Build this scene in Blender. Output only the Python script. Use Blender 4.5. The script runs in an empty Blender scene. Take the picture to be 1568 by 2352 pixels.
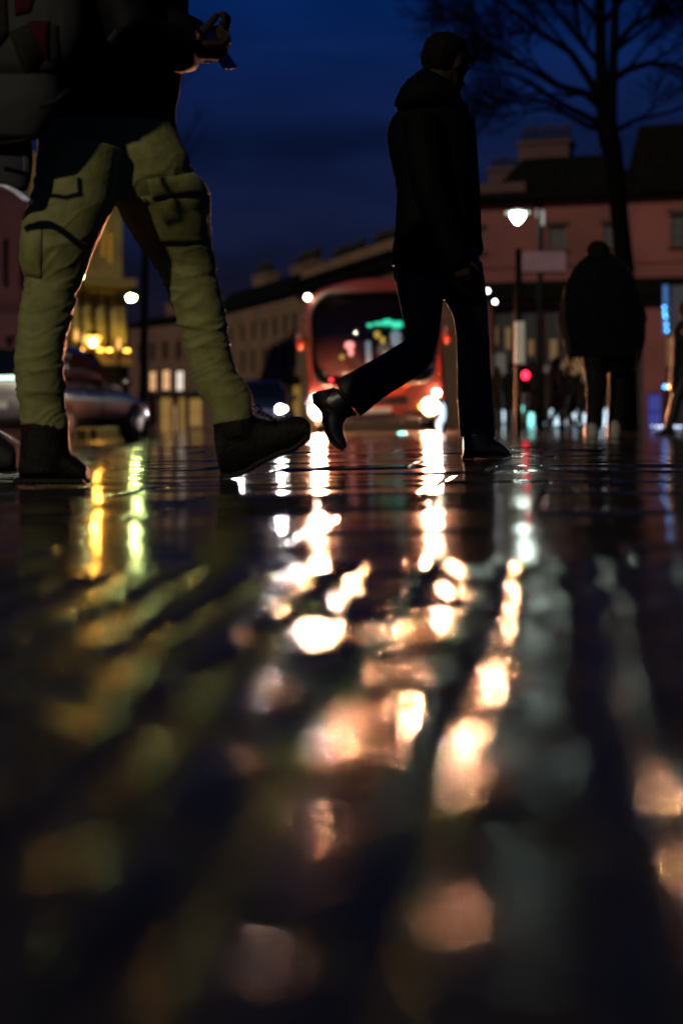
import bpy, bmesh, math, random
import numpy as np
from mathutils import Vector, Matrix
from mathutils.bvhtree import BVHTree

random.seed(7)
rng = np.random.default_rng(7)
R = math.radians
scene = bpy.context.scene
COL = scene.collection

# ------------------------------------------------------------------ camera
CAM_Z, HOR, FPX = 0.168, 965.0, 50 / 36 * 2352.0
cd = bpy.data.cameras.new('camera')
cam = bpy.data.objects.new('camera', cd)
COL.objects.link(cam)
cam.location = (0, 0, CAM_Z)
cam.rotation_euler = (R(90), 0, 0)
cd.sensor_fit = 'VERTICAL'
cd.sensor_height = 36
cd.lens = 50
cd.shift_y = -(1176 - HOR) / 2352
cd.clip_start = 0.02
cd.clip_end = 2000
cd.dof.use_dof = True
cd.dof.focus_distance = 5.1
cd.dof.aperture_fstop = 1.8
scene.camera = cam

# ------------------------------------------------------------------ world and sun
world = bpy.data.worlds.new('World')
scene.world = world
world.use_nodes = True
wn, wl = world.node_tree.nodes, world.node_tree.links
bg = wn['Background']
sky = wn.new('ShaderNodeTexSky')
sky.sky_type = 'NISHITA'
sky.sun_disc = False
sky.sun_elevation = R(-1.5)
sky.sun_rotation = R(205)
sky.air_density = 1.0
sky.ozone_density = 4.0
tc = wn.new('ShaderNodeTexCoord')
mp = wn.new('ShaderNodeMapping')
mp.inputs['Scale'].default_value = (3.0, 3.0, 14.0)
mp.inputs['Rotation'].default_value = (0, R(10), 0)
nz = wn.new('ShaderNodeTexNoise')
nz.inputs['Scale'].default_value = 1.3
nz.inputs['Detail'].default_value = 5
rmp = wn.new('ShaderNodeMapRange')
rmp.inputs['From Min'].default_value = 0.3
rmp.inputs['From Max'].default_value = 0.75
rmp.inputs['To Min'].default_value = 0.45
rmp.inputs['To Max'].default_value = 1.35
tint = wn.new('ShaderNodeMix')
tint.data_type = 'RGBA'
tint.blend_type = 'MULTIPLY'
tint.inputs[0].default_value = 1.0
hs = wn.new('ShaderNodeHueSaturation')
hs.inputs['Saturation'].default_value = 1.0
wl.new(tc.outputs['Generated'], mp.inputs['Vector'])
wl.new(mp.outputs['Vector'], nz.inputs['Vector'])
wl.new(nz.outputs[0], rmp.inputs['Value'])
# evening gradient: paler and greyer towards the roofs, deep blue overhead
sp = wn.new('ShaderNodeSeparateXYZ')
wl.new(tc.outputs['Generated'], sp.inputs[0])
ramp = wn.new('ShaderNodeValToRGB')
ramp.color_ramp.elements[0].position = 0.03
ramp.color_ramp.elements[0].color = (0.30, 0.20, 0.30, 1)
ramp.color_ramp.elements[1].position = 0.30
ramp.color_ramp.elements[1].color = (0.006, 0.15, 0.95, 1)
e = ramp.color_ramp.elements.new(0.12)
e.color = (0.10, 0.15, 0.52, 1)
wl.new(sp.outputs['Z'], ramp.inputs['Fac'])
wl.new(ramp.outputs['Color'], tint.inputs[6])
wl.new(rmp.outputs[0], tint.inputs[7])
m2 = wn.new('ShaderNodeMix')
m2.data_type = 'RGBA'
m2.blend_type = 'MULTIPLY'
m2.inputs[0].default_value = 1.0
bw = wn.new('ShaderNodeRGBToBW')
wl.new(sky.outputs['Color'], bw.inputs[0])
wl.new(tint.outputs[2], m2.inputs[6])
gain = wn.new('ShaderNodeMath')
gain.operation = 'MULTIPLY'
gain.inputs[1].default_value = 9.0
wl.new(bw.outputs[0], gain.inputs[0])
wl.new(gain.outputs[0], m2.inputs[7])
wl.new(m2.outputs[2], bg.inputs['Color'])
bg.inputs['Strength'].default_value = 0.15

sl = bpy.data.lights.new('unseen_street_lamp', 'SUN')
unseen_street_lamp = bpy.data.objects.new('unseen_street_lamp', sl)
COL.objects.link(unseen_street_lamp)
sl.energy = 1.35
sl.angle = R(1.5)
sl.color = (1.0, 0.86, 0.58)
sdir = Vector((0.62, 1.0, -0.56))          # stands in for an unseen street lamp behind the camera, upper left
unseen_street_lamp.rotation_euler = sdir.to_track_quat('-Z', 'Y').to_euler()

scene.view_settings.view_transform = 'Standard'
scene.view_settings.look = 'None'
scene.view_settings.exposure = 0.0
scene.view_settings.gamma = 1.0
cy = scene.cycles
cy.max_bounces = 6
cy.diffuse_bounces = 2
cy.glossy_bounces = 3
cy.transmission_bounces = 4
cy.transparent_max_bounces = 12
cy.caustics_reflective = False
cy.caustics_refractive = False
cy.sample_clamp_indirect = 4.0
cy.use_denoising = True
cy.use_adaptive_sampling = False


# ------------------------------------------------------------------ helpers
def P(px, py, Y):
    """A point at distance Y that lies on the given sight line (reference pixels 1568x2352)."""
    return Vector(((px - 784) / FPX * Y, Y, CAM_Z + (HOR - py) / FPX * Y))


def smooth(a, b, x):
    t = np.clip((x - a) / (b - a), 0, 1)
    return t * t * (3 - 2 * t)


def _hash(ix, iy, iz, seed):
    h = (ix * 374761393 + iy * 668265263 + iz * 2147483647 + seed * 1274126177) & 0xFFFFFFFF
    h = ((h ^ (h >> 13)) * 1274126177) & 0xFFFFFFFF
    h = h ^ (h >> 16)
    return (h & 0xFFFF) / 65535.0


def vnoise(p, seed=0):
    """value noise in -1..1 for an (n,3) array"""
    p = np.asarray(p, float)
    i = np.floor(p).astype(np.int64)
    f = p - i
    f = f * f * f * (f * (f * 6 - 15) + 10)
    out = 0
    for dx in (0, 1):
        for dy in (0, 1):
            for dz in (0, 1):
                w = (f[:, 0] if dx else 1 - f[:, 0]) * (f[:, 1] if dy else 1 - f[:, 1]) * (f[:, 2] if dz else 1 - f[:, 2])
                out = out + w * _hash(i[:, 0] + dx, i[:, 1] + dy, i[:, 2] + dz, seed)
    return out * 2 - 1


# materials ---------------------------------------------------------
def mat(name, col, rough=0.6, var=0.25, scale=8.0, metal=0.0, spec=0.5, sheen=0.0, coat=0.0, bump=0.0, bscale=60.0, stretch=None):
    m = bpy.data.materials.new(name)
    m.use_nodes = True
    n, l = m.node_tree.nodes, m.node_tree.links
    b = n['Principled BSDF']
    t = n.new('ShaderNodeTexCoord')
    src = t.outputs['Object']
    if stretch:
        mpn = n.new('ShaderNodeMapping')
        mpn.inputs['Scale'].default_value = stretch
        l.new(src, mpn.inputs['Vector'])
        src = mpn.outputs['Vector']
    z = n.new('ShaderNodeTexNoise')
    z.inputs['Scale'].default_value = scale
    z.inputs['Detail'].default_value = 4
    l.new(src, z.inputs['Vector'])
    rp = n.new('ShaderNodeValToRGB')
    lo, hi = 1 - var, 1 + var
    rp.color_ramp.elements[0].position = 0.3
    rp.color_ramp.elements[1].position = 0.7
    rp.color_ramp.elements[0].color = (col[0] * lo, col[1] * lo, col[2] * lo, 1)
    rp.color_ramp.elements[1].color = (col[0] * hi, col[1] * hi, col[2] * hi, 1)
    l.new(z.outputs[0], rp.inputs['Fac'])
    l.new(rp.outputs['Color'], b.inputs['Base Color'])
    b.inputs['Roughness'].default_value = rough
    b.inputs['Metallic'].default_value = metal
    b.inputs['Specular IOR Level'].default_value = spec
    if sheen:
        b.inputs['Sheen Weight'].default_value = sheen
        b.inputs['Sheen Roughness'].default_value = 0.35
        b.inputs['Sheen Tint'].default_value = (1, 1, 1, 1)
    if coat:
        b.inputs['Coat Weight'].default_value = coat
        b.inputs['Coat Roughness'].default_value = 0.08
    if bump:
        z2 = n.new('ShaderNodeTexNoise')
        z2.inputs['Scale'].default_value = bscale
        z2.inputs['Detail'].default_value = 3
        l.new(src, z2.inputs['Vector'])
        bp = n.new('ShaderNodeBump')
        bp.inputs['Strength'].default_value = bump
        bp.inputs['Distance'].default_value = 0.01
        l.new(z2.outputs[0], bp.inputs['Height'])
        l.new(bp.outputs['Normal'], b.inputs['Normal'])
    return m


def emit(name, col, strength):
    m = bpy.data.materials.new(name)
    m.use_nodes = True
    b = m.node_tree.nodes['Principled BSDF']
    b.inputs['Base Color'].default_value = (0.05, 0.05, 0.05, 1)
    b.inputs['Emission Color'].default_value = (*col, 1)
    b.inputs['Emission Strength'].default_value = strength
    return m


def glass(name, tint_col, mixf=0.25):
    m = bpy.data.materials.new(name)
    m.use_nodes = True
    n, l = m.node_tree.nodes, m.node_tree.links
    out = n['Material Output']
    tr = n.new('ShaderNodeBsdfTransparent')
    tr.inputs['Color'].default_value = (*tint_col, 1)
    gl = n.new('ShaderNodeBsdfGlossy')
    gl.inputs['Roughness'].default_value = 0.04
    fr = n.new('ShaderNodeFresnel')
    fr.inputs['IOR'].default_value = 1.5
    mx = n.new('ShaderNodeMixShader')
    l.new(fr.outputs[0], mx.inputs[0])
    l.new(tr.outputs[0], mx.inputs[1])
    l.new(gl.outputs[0], mx.inputs[2])
    l.new(mx.outputs[0], out.inputs['Surface'])
    return m


# mesh building -----------------------------------------------------
class MB:
    def __init__(self):
        self.v, self.f = [], []

    def add(self, vs, fs):
        o = len(self.v)
        self.v += [Vector(p) for p in vs]
        self.f += [tuple(i + o for i in f) for f in fs]
        return self

    def box(self, x0, x1, y0, y1, z0, z1):
        vs = [(x, y, z) for z in (z0, z1) for y in (y0, y1) for x in (x0, x1)]
        return self.add(vs, [(0, 2, 3, 1), (4, 5, 7, 6), (0, 1, 5, 4), (2, 6, 7, 3), (0, 4, 6, 2), (1, 3, 7, 5)])

    def rings(self, rings, cap=True):
        n = len(rings[0])
        vs = [p for r in rings for p in r]
        fs = []
        for i in range(len(rings) - 1):
            for j in range(n):
                k = (j + 1) % n
                fs.append((i * n + j, i * n + k, (i + 1) * n + k, (i + 1) * n + j))
        if cap:
            fs.append(tuple(range(n - 1, -1, -1)))
            o = (len(rings) - 1) * n
            fs.append(tuple(o + j for j in range(n)))
        return self.add(vs, fs)

    def tube(self, pts, rad, n=10, squash=None):
        pts = [Vector(p) for p in pts]
        if not hasattr(rad, '__len__'):
            rad = [rad] * len(pts)
        rr = []
        up = None
        for i, p in enumerate(pts):
            t = (pts[min(i + 1, len(pts) - 1)] - pts[max(i - 1, 0)]).normalized()
            if up is None:
                up = Vector((0, 0, 1)) if abs(t.z) < 0.9 else Vector((0, 1, 0))
            a = t.cross(up)
            if a.length < 1e-4:
                a = t.cross(Vector((1, 0, 0)))
            a.normalize()
            b = a.cross(t).normalized()
            up = b
            s = squash or (1, 1)
            rr.append([p + a * (math.cos(2 * math.pi * j / n) * rad[i] * s[0]) + b * (math.sin(2 * math.pi * j / n) * rad[i] * s[1]) for j in range(n)])
        return self.rings(rr)

    def cyl(self, c, axis, r, h, n=20):
        c, axis = Vector(c), Vector(axis).normalized()
        return self.tube([c - axis * h / 2, c + axis * h / 2], r, n)

    def ball(self, c, r, n=16, m=10):
        c = Vector(c)
        r = r if hasattr(r, '__len__') else (r, r, r)
        rr = []
        for i in range(m):
            t = math.pi * (i + 0.5) / m
            rr.append([c + Vector((r[0] * math.sin(t) * math.cos(2 * math.pi * j / n), r[1] * math.sin(t) * math.sin(2 * math.pi * j / n), -r[2] * math.cos(t))) for j in range(n)])
        return self.rings(rr)

    def xform(self, M):
        self.v = [M @ p for p in self.v]
        return self


def catmull(vals, sub):
    v = np.array(vals, float)
    out = []
    n = len(v)
    for i in range(n - 1):
        p0, p1, p2, p3 = v[max(i - 1, 0)], v[i], v[i + 1], v[min(i + 2, n - 1)]
        for k in range(sub):
            t = k / sub
            out.append(0.5 * ((2 * p1) + (-p0 + p2) * t + (2 * p0 - 5 * p1 + 4 * p2 - p3) * t * t + (-p0 + 3 * p1 - 3 * p2 + p3) * t ** 3))
    out.append(v[-1])
    return out


def limb(mb, pairs, Y, depth, n=24, sub=3, p=2.2, absd=False):
    """loft through pairs of outline points (Lx,Ly,Rx,Ry[,dY]); depth = half depth / half width, or metres when absd"""
    rows = [tuple(q) + ((0,) if len(q) == 4 else ()) for q in pairs]
    rr = []
    for lx, ly, rx, ry, dy in catmull(rows, sub):
        L, Rr = P(lx, ly, Y + dy), P(rx, ry, Y + dy)
        c, a = (L + Rr) / 2, (Rr - L) / 2
        b = Vector((0, depth if absd else a.length * depth, 0))
        ring = []
        for j in range(n):
            t = 2 * math.pi * j / n
            ct, st = math.cos(t), math.sin(t)
            k = (abs(ct) ** p + abs(st) ** p) ** (-1 / p)
            ring.append(c + a * (ct * k) + b * (st * k))
        rr.append(ring)
    return mb.rings(rr)


def mesh_obj(name, mb, m, parent=None, origin=None, sm=True):
    """one mesh object; vertices are given in world space, origin defaults to the parent's"""
    if origin is None:
        origin = WORLD.get(parent.name, Vector()) if parent else Vector()
    origin = Vector(origin)
    me = bpy.data.meshes.new(name)
    me.from_pydata([tuple(p - origin) for p in mb.v], [], mb.f)
    return finish(name, me, m, parent, origin, sm)


WORLD = {}


def finish(name, me, m, parent, origin, sm=True):
    bm = bmesh.new()
    bm.from_mesh(me)
    bmesh.ops.recalc_face_normals(bm, faces=bm.faces)
    bm.to_mesh(me)
    bm.free()
    o = bpy.data.objects.new(name, me)
    COL.objects.link(o)
    if m:
        me.materials.append(m)
    if sm:
        me.polygons.foreach_set('use_smooth', [True] * len(me.polygons))
    if parent:
        o.parent = parent
        o.location = origin - WORLD[parent.name]
    else:
        o.location = origin
    WORLD[o.name] = origin.copy()
    return o


def bevel(o, w=0.01, seg=2, ang=30):
    b = o.modifiers.new('bevel', 'BEVEL')
    b.width = w
    b.segments = seg
    b.limit_method = 'ANGLE'
    b.angle_limit = R(ang)
    return o


def fuse(mb, voxel, smooth_it=2, fac=0.5):
    """one continuous surface from overlapping closed shapes"""
    me = bpy.data.meshes.new('tmp')
    me.from_pydata([tuple(p) for p in mb.v], [], mb.f)
    bm = bmesh.new()
    bm.from_mesh(me)
    bmesh.ops.recalc_face_normals(bm, faces=bm.faces)
    bm.to_mesh(me)
    bm.free()
    o = bpy.data.objects.new('tmp', me)
    COL.objects.link(o)
    r = o.modifiers.new('r', 'REMESH')
    r.mode = 'VOXEL'
    r.voxel_size = voxel
    if smooth_it:
        s = o.modifiers.new('s', 'SMOOTH')
        s.factor = fac
        s.iterations = smooth_it
    dg = bpy.context.evaluated_depsgraph_get()
    dg.update()
    ev = bpy.data.meshes.new_from_object(o.evaluated_get(dg))
    bpy.data.objects.remove(o)
    nv, nf = len(ev.vertices), len(ev.polygons)
    co = np.empty(nv * 3)
    ev.vertices.foreach_get('co', co)
    no = np.empty(nv * 3)
    ev.vertices.foreach_get('normal', no)
    return ev, co.reshape(-1, 3), no.reshape(-1, 3)


def fused_obj(name, mb, voxel, m, parent=None, origin=None, smooth_it=2, disp=None):
    ev, co, no = fuse(mb, voxel, smooth_it)
    if disp is not None:
        co = co + no * disp(co, no)[:, None]
    if origin is None:
        origin = WORLD.get(parent.name, Vector()) if parent else Vector()
    origin = Vector(origin)
    tree = (co.copy(), [tuple(p.vertices) for p in ev.polygons])
    ev.vertices.foreach_set('co', (co - np.array(origin)).ravel())
    ev.name = name
    ev.materials.clear()
    o = finish(name, ev, m, parent, origin)
    TREES[o.name] = BVHTree.FromPolygons([tuple(c) for c in tree[0]], tree[1])
    return o


TREES = {}


def patch(name, quad, m, target, parent, t=0.006, nu=14, nv=10, bulge=0.0):
    """a panel of cloth lying on another surface: quad of sight-line corners, thickness t"""
    tree = TREES[target.name]
    cam_p = Vector((0, 0, CAM_Z))
    top, bot = [], []
    last = None
    for i in range(nu + 1):
        for j in range(nv + 1):
            u, v = i / nu, j / nv
            q = [(1 - u) * (1 - v), u * (1 - v), u * v, (1 - u) * v]
            px = sum(q[k] * quad[k][0] for k in range(4))
            py = sum(q[k] * quad[k][1] for k in range(4))
            d = (P(px, py, 1.0) - cam_p).normalized()
            hit, nrm, _, _ = tree.ray_cast(cam_p, d)
            if hit is None:
                near = tree.find_nearest(cam_p + d * (last - cam_p).length if last else P(px, py, 4))
                hit, nrm = near[0], near[1]
            last = hit
            edge = min(1, min(u, 1 - u, v, 1 - v) * 6)
            lift = t * (0.5 + 0.5 * edge) + bulge * math.sin(math.pi * u) * math.sin(math.pi * v)
            top.append(hit + nrm * lift)
            bot.append(hit - nrm * 0.004)
    w = nv + 1
    n = len(top)
    fs = []
    for i in range(nu):
        for j in range(nv):
            a = i * w + j
            fs.append((a, a + 1, a + w + 1, a + w))
            fs.append((n + a, n + a + w, n + a + w + 1, n + a + 1))
    rim = [j for j in range(nv)] + [i * w + nv for i in range(nu)] + [nu * w + nv - j for j in range(nv)] + [(nu - i) * w for i in range(nu)]
    for k in range(len(rim)):
        a, b = rim[k], rim[(k + 1) % len(rim)]
        fs.append((a, n + a, n + b, b))
    mb = MB().add(top + bot, fs)
    return mesh_obj(name, mb, m, parent)


def tag(o, label=None, cat=None, group=None, kind=None):
    if label:
        o['label'] = label
    if cat:
        o['category'] = cat
    if group:
        o['group'] = group
    if kind:
        o['kind'] = kind
    return o


def empty(name, loc, label=None, cat=None, group=None):
    o = bpy.data.objects.new(name, None)
    o.empty_display_size = 0.2
    COL.objects.link(o)
    o.location = loc
    WORLD[o.name] = Vector(loc)
    tag(o, label, cat, group)
    return o


def copy_tree(o, parent=None):
    c = o.copy()
    COL.objects.link(c)
    if parent:
        c.parent = parent
    for ch in o.children:
        copy_tree(ch, c)
    return c


# ------------------------------------------------------------------ the ground
U_DIR = np.array([0.988, -0.156])
V_DIR = np.array([0.156, 0.988])


def base_z(X, Y):
    near = 0.02 * np.minimum(X, 0.6)
    far = -0.03 + 0.046 * np.minimum(X - 0.65, 0)
    t = smooth(8, 20, Y)
    return near * (1 - t) + far * t


def cell_rand(i, j, s):
    return _hash(i.astype(np.int64), j.astype(np.int64), np.zeros_like(i, dtype=np.int64), s)


def setts(X, Y):
    """worn stone setts with open joints"""
    u = X * U_DIR[0] + Y * U_DIR[1]
    v = X * V_DIR[0] + Y * V_DIR[1]
    u = u + 0.004 * np.sin(v * 9.0)
    k = np.floor((u - 0.03) / 0.09)
    off = (cell_rand(k, k * 0, 3) - 0.5) * 0.016
    off1 = (cell_rand(k + 1, k * 0, 3) - 0.5) * 0.016
    a0, a1 = k * 0.09 + 0.03 + off, (k + 1) * 0.09 + 0.03 + off1
    du = np.minimum(u - a0, a1 - u)
    L = 0.15 + 0.06 * cell_rand(k, k * 0, 9)
    vo = v + cell_rand(k, k * 0, 5) * 0.2
    j = np.floor(vo / L)
    dv = np.minimum(vo - j * L, (j + 1) * L - vo)
    P3 = np.stack([u * 45, v * 45, u * 0], -1).reshape(-1, 3)
    wob = vnoise(P3, 4).reshape(u.shape) * 0.003
    d = np.minimum(np.maximum(du, 0), np.maximum(dv, 0) * 1.2) + wob
    d = np.maximum(d, 0)
    joint = -0.0080 * np.exp(-(d / 0.0095) ** 1.7)
    cu, cv = u - (a0 + a1) / 2, vo - (j + 0.5) * L
    tx, ty = (cell_rand(k, j, 11) - 0.5) * 0.04, (cell_rand(k, j, 12) - 0.5) * 0.04
    hgt = (cell_rand(k, j, 13) - 0.5) * 0.003
    dome = -0.8 * cu * cu - 0.25 * cv * cv
    fine = vnoise(P3 * 1.25, 6).reshape(u.shape) * 0.00125 + vnoise(P3 * 2.5, 7).reshape(u.shape) * 0.00062 + vnoise(P3 * 4.4, 8).reshape(u.shape) * 0.00012
    return joint + tx * cu + ty * cv + hgt + dome + fine


def slabs(X, Y):
    """large flagstones, each with its own slight lean, under a thin film of water"""
    u = X * U_DIR[0] + Y * U_DIR[1]
    v = X * V_DIR[0] + Y * V_DIR[1]
    L = 0.62
    j = np.floor(v / L)
    w = 0.75
    uo = u + cell_rand(j, j * 0, 21) * 0.7
    k = np.floor(uo / w)
    cu, cv = uo - (k + 0.5) * w, v - (j + 0.5) * L
    tx, ty = (cell_rand(k, j, 22) - 0.5) * 0.020, (cell_rand(k, j, 23) - 0.5) * 0.026
    d = np.minimum(w / 2 - np.abs(cu), L / 2 - np.abs(cv))
    joint = -0.0022 * np.exp(-(d / 0.006) ** 2)
    P3 = np.stack([X * 1.1, Y * 4.6, X * 0], -1).reshape(-1, 3)
    wave = vnoise(P3, 31).reshape(X.shape) * 0.0034 + vnoise(P3 * 2.7, 32).reshape(X.shape) * 0.00085 + vnoise(P3 * np.array([3.0, 7.5, 1.0]), 33).reshape(X.shape) * 0.00042
    return joint + tx * cu + ty * cv + wave


def ground_z(X, Y):
    X, Y = np.asarray(X, float), np.asarray(Y, float)
    t = smooth(1.62, 1.70, Y)
    fade_x = 1 - smooth(0.9, 1.5, np.abs(X))
    fade_y = 1 - smooth(9, 16, Y)
    z = base_z(X, Y)
    return z + (setts(X, Y) * (1 - t) * fade_x + slabs(X, Y) * t * fade_y)


def axis(segs):
    out = [segs[0][0]]
    for a, b, s in segs:
        n = max(1, int(round((b - a) / s)))
        out += [a + (b - a) * (i + 1) / n for i in range(n)]
    return np.array(out)


pos = axis([(0, 0.48, 0.0025), (0.48, 1.0, 0.006), (1.0, 1.8, 0.03), (1.8, 4, 0.12), (4, 10, 0.5), (10, 40, 4), (40, 400, 60)])
xs = np.concatenate([-pos[:0:-1], pos])
ys = axis([(-300, -20, 70), (-20, -1, 2), (-1, 0.24, 0.06), (0.24, 1.0, 0.0026), (1.0, 1.76, 0.0032), (1.76, 3.2, 0.009), (3.2, 8, 0.016), (8, 16, 0.06), (16, 40, 0.8), (40, 120, 6), (120, 600, 80)])
GX, GY = np.meshgrid(xs, ys)
GZ = ground_z(GX, GY)
nx, ny = len(xs), len(ys)
me = bpy.data.meshes.new('ground')
me.vertices.add(nx * ny)
me.vertices.foreach_set('co', np.stack([GX, GY, GZ], -1).ravel())
ii = (np.arange(ny - 1)[:, None] * nx + np.arange(nx - 1)[None, :]).ravel()
quads = np.stack([ii, ii + 1, ii + nx + 1, ii + nx], -1)
me.loops.add(quads.size)
me.loops.foreach_set('vertex_index', quads.ravel())
me.polygons.add(len(quads))
me.polygons.foreach_set('loop_start', np.arange(0, quads.size, 4))
me.polygons.foreach_set('use_smooth', np.ones(len(quads), bool))
me.update()
me.validate()
ground = bpy.data.objects.new('ground', me)
COL.objects.link(ground)
tag(ground, kind='structure')

gm = bpy.data.materials.new('wet_stone')
gm.use_nodes = True
n, l = gm.node_tree.nodes, gm.node_tree.links
b = n['Principled BSDF']
t = n.new('ShaderNodeTexCoord')
z1 = n.new('ShaderNodeTexNoise')
z1.inputs['Scale'].default_value = 9
z1.inputs['Detail'].default_value = 5
l.new(t.outputs['Object'], z1.inputs['Vector'])
rp = n.new('ShaderNodeValToRGB')
rp.color_ramp.elements[0].color = (0.010, 0.009, 0.008, 1)
rp.color_ramp.elements[1].color = (0.034, 0.031, 0.028, 1)
l.new(z1.outputs[0], rp.inputs['Fac'])
l.new(rp.outputs['Color'], b.inputs['Base Color'])
mr = n.new('ShaderNodeMapRange')
mr.inputs['From Min'].default_value = 0.35
mr.inputs['From Max'].default_value = 0.65
mr.inputs['To Min'].default_value = 0.085
mr.inputs['To Max'].default_value = 0.13
z3 = n.new('ShaderNodeTexNoise')
z3.inputs['Scale'].default_value = 3.1
z3.inputs['Detail'].default_value = 6
l.new(t.outputs['Object'], z3.inputs['Vector'])
l.new(z3.outputs[0], mr.inputs['Value'])
l.new(mr.outputs[0], b.inputs['Roughness'])
b.inputs['Coat Weight'].default_value = 0.0
b.inputs['Specular IOR Level'].default_value = 0.08
b.inputs['Coat Roughness'].default_value = 0.055
b.inputs['Coat IOR'].default_value = 1.33
z2 = n.new('ShaderNodeTexNoise')
z2.inputs['Scale'].default_value = 210
z2.inputs['Detail'].default_value = 2
l.new(t.outputs['Object'], z2.inputs['Vector'])
bp = n.new('ShaderNodeBump')
bp.inputs['Strength'].default_value = 0.02
bp.inputs['Distance'].default_value = 0.004
l.new(z2.outputs[0], bp.inputs['Height'])
l.new(bp.outputs['Normal'], b.inputs['Normal'])
me.materials.append(gm)


def gz(x, y):
    return float(base_z(np.array(float(x)), np.array(float(y))))


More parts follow.
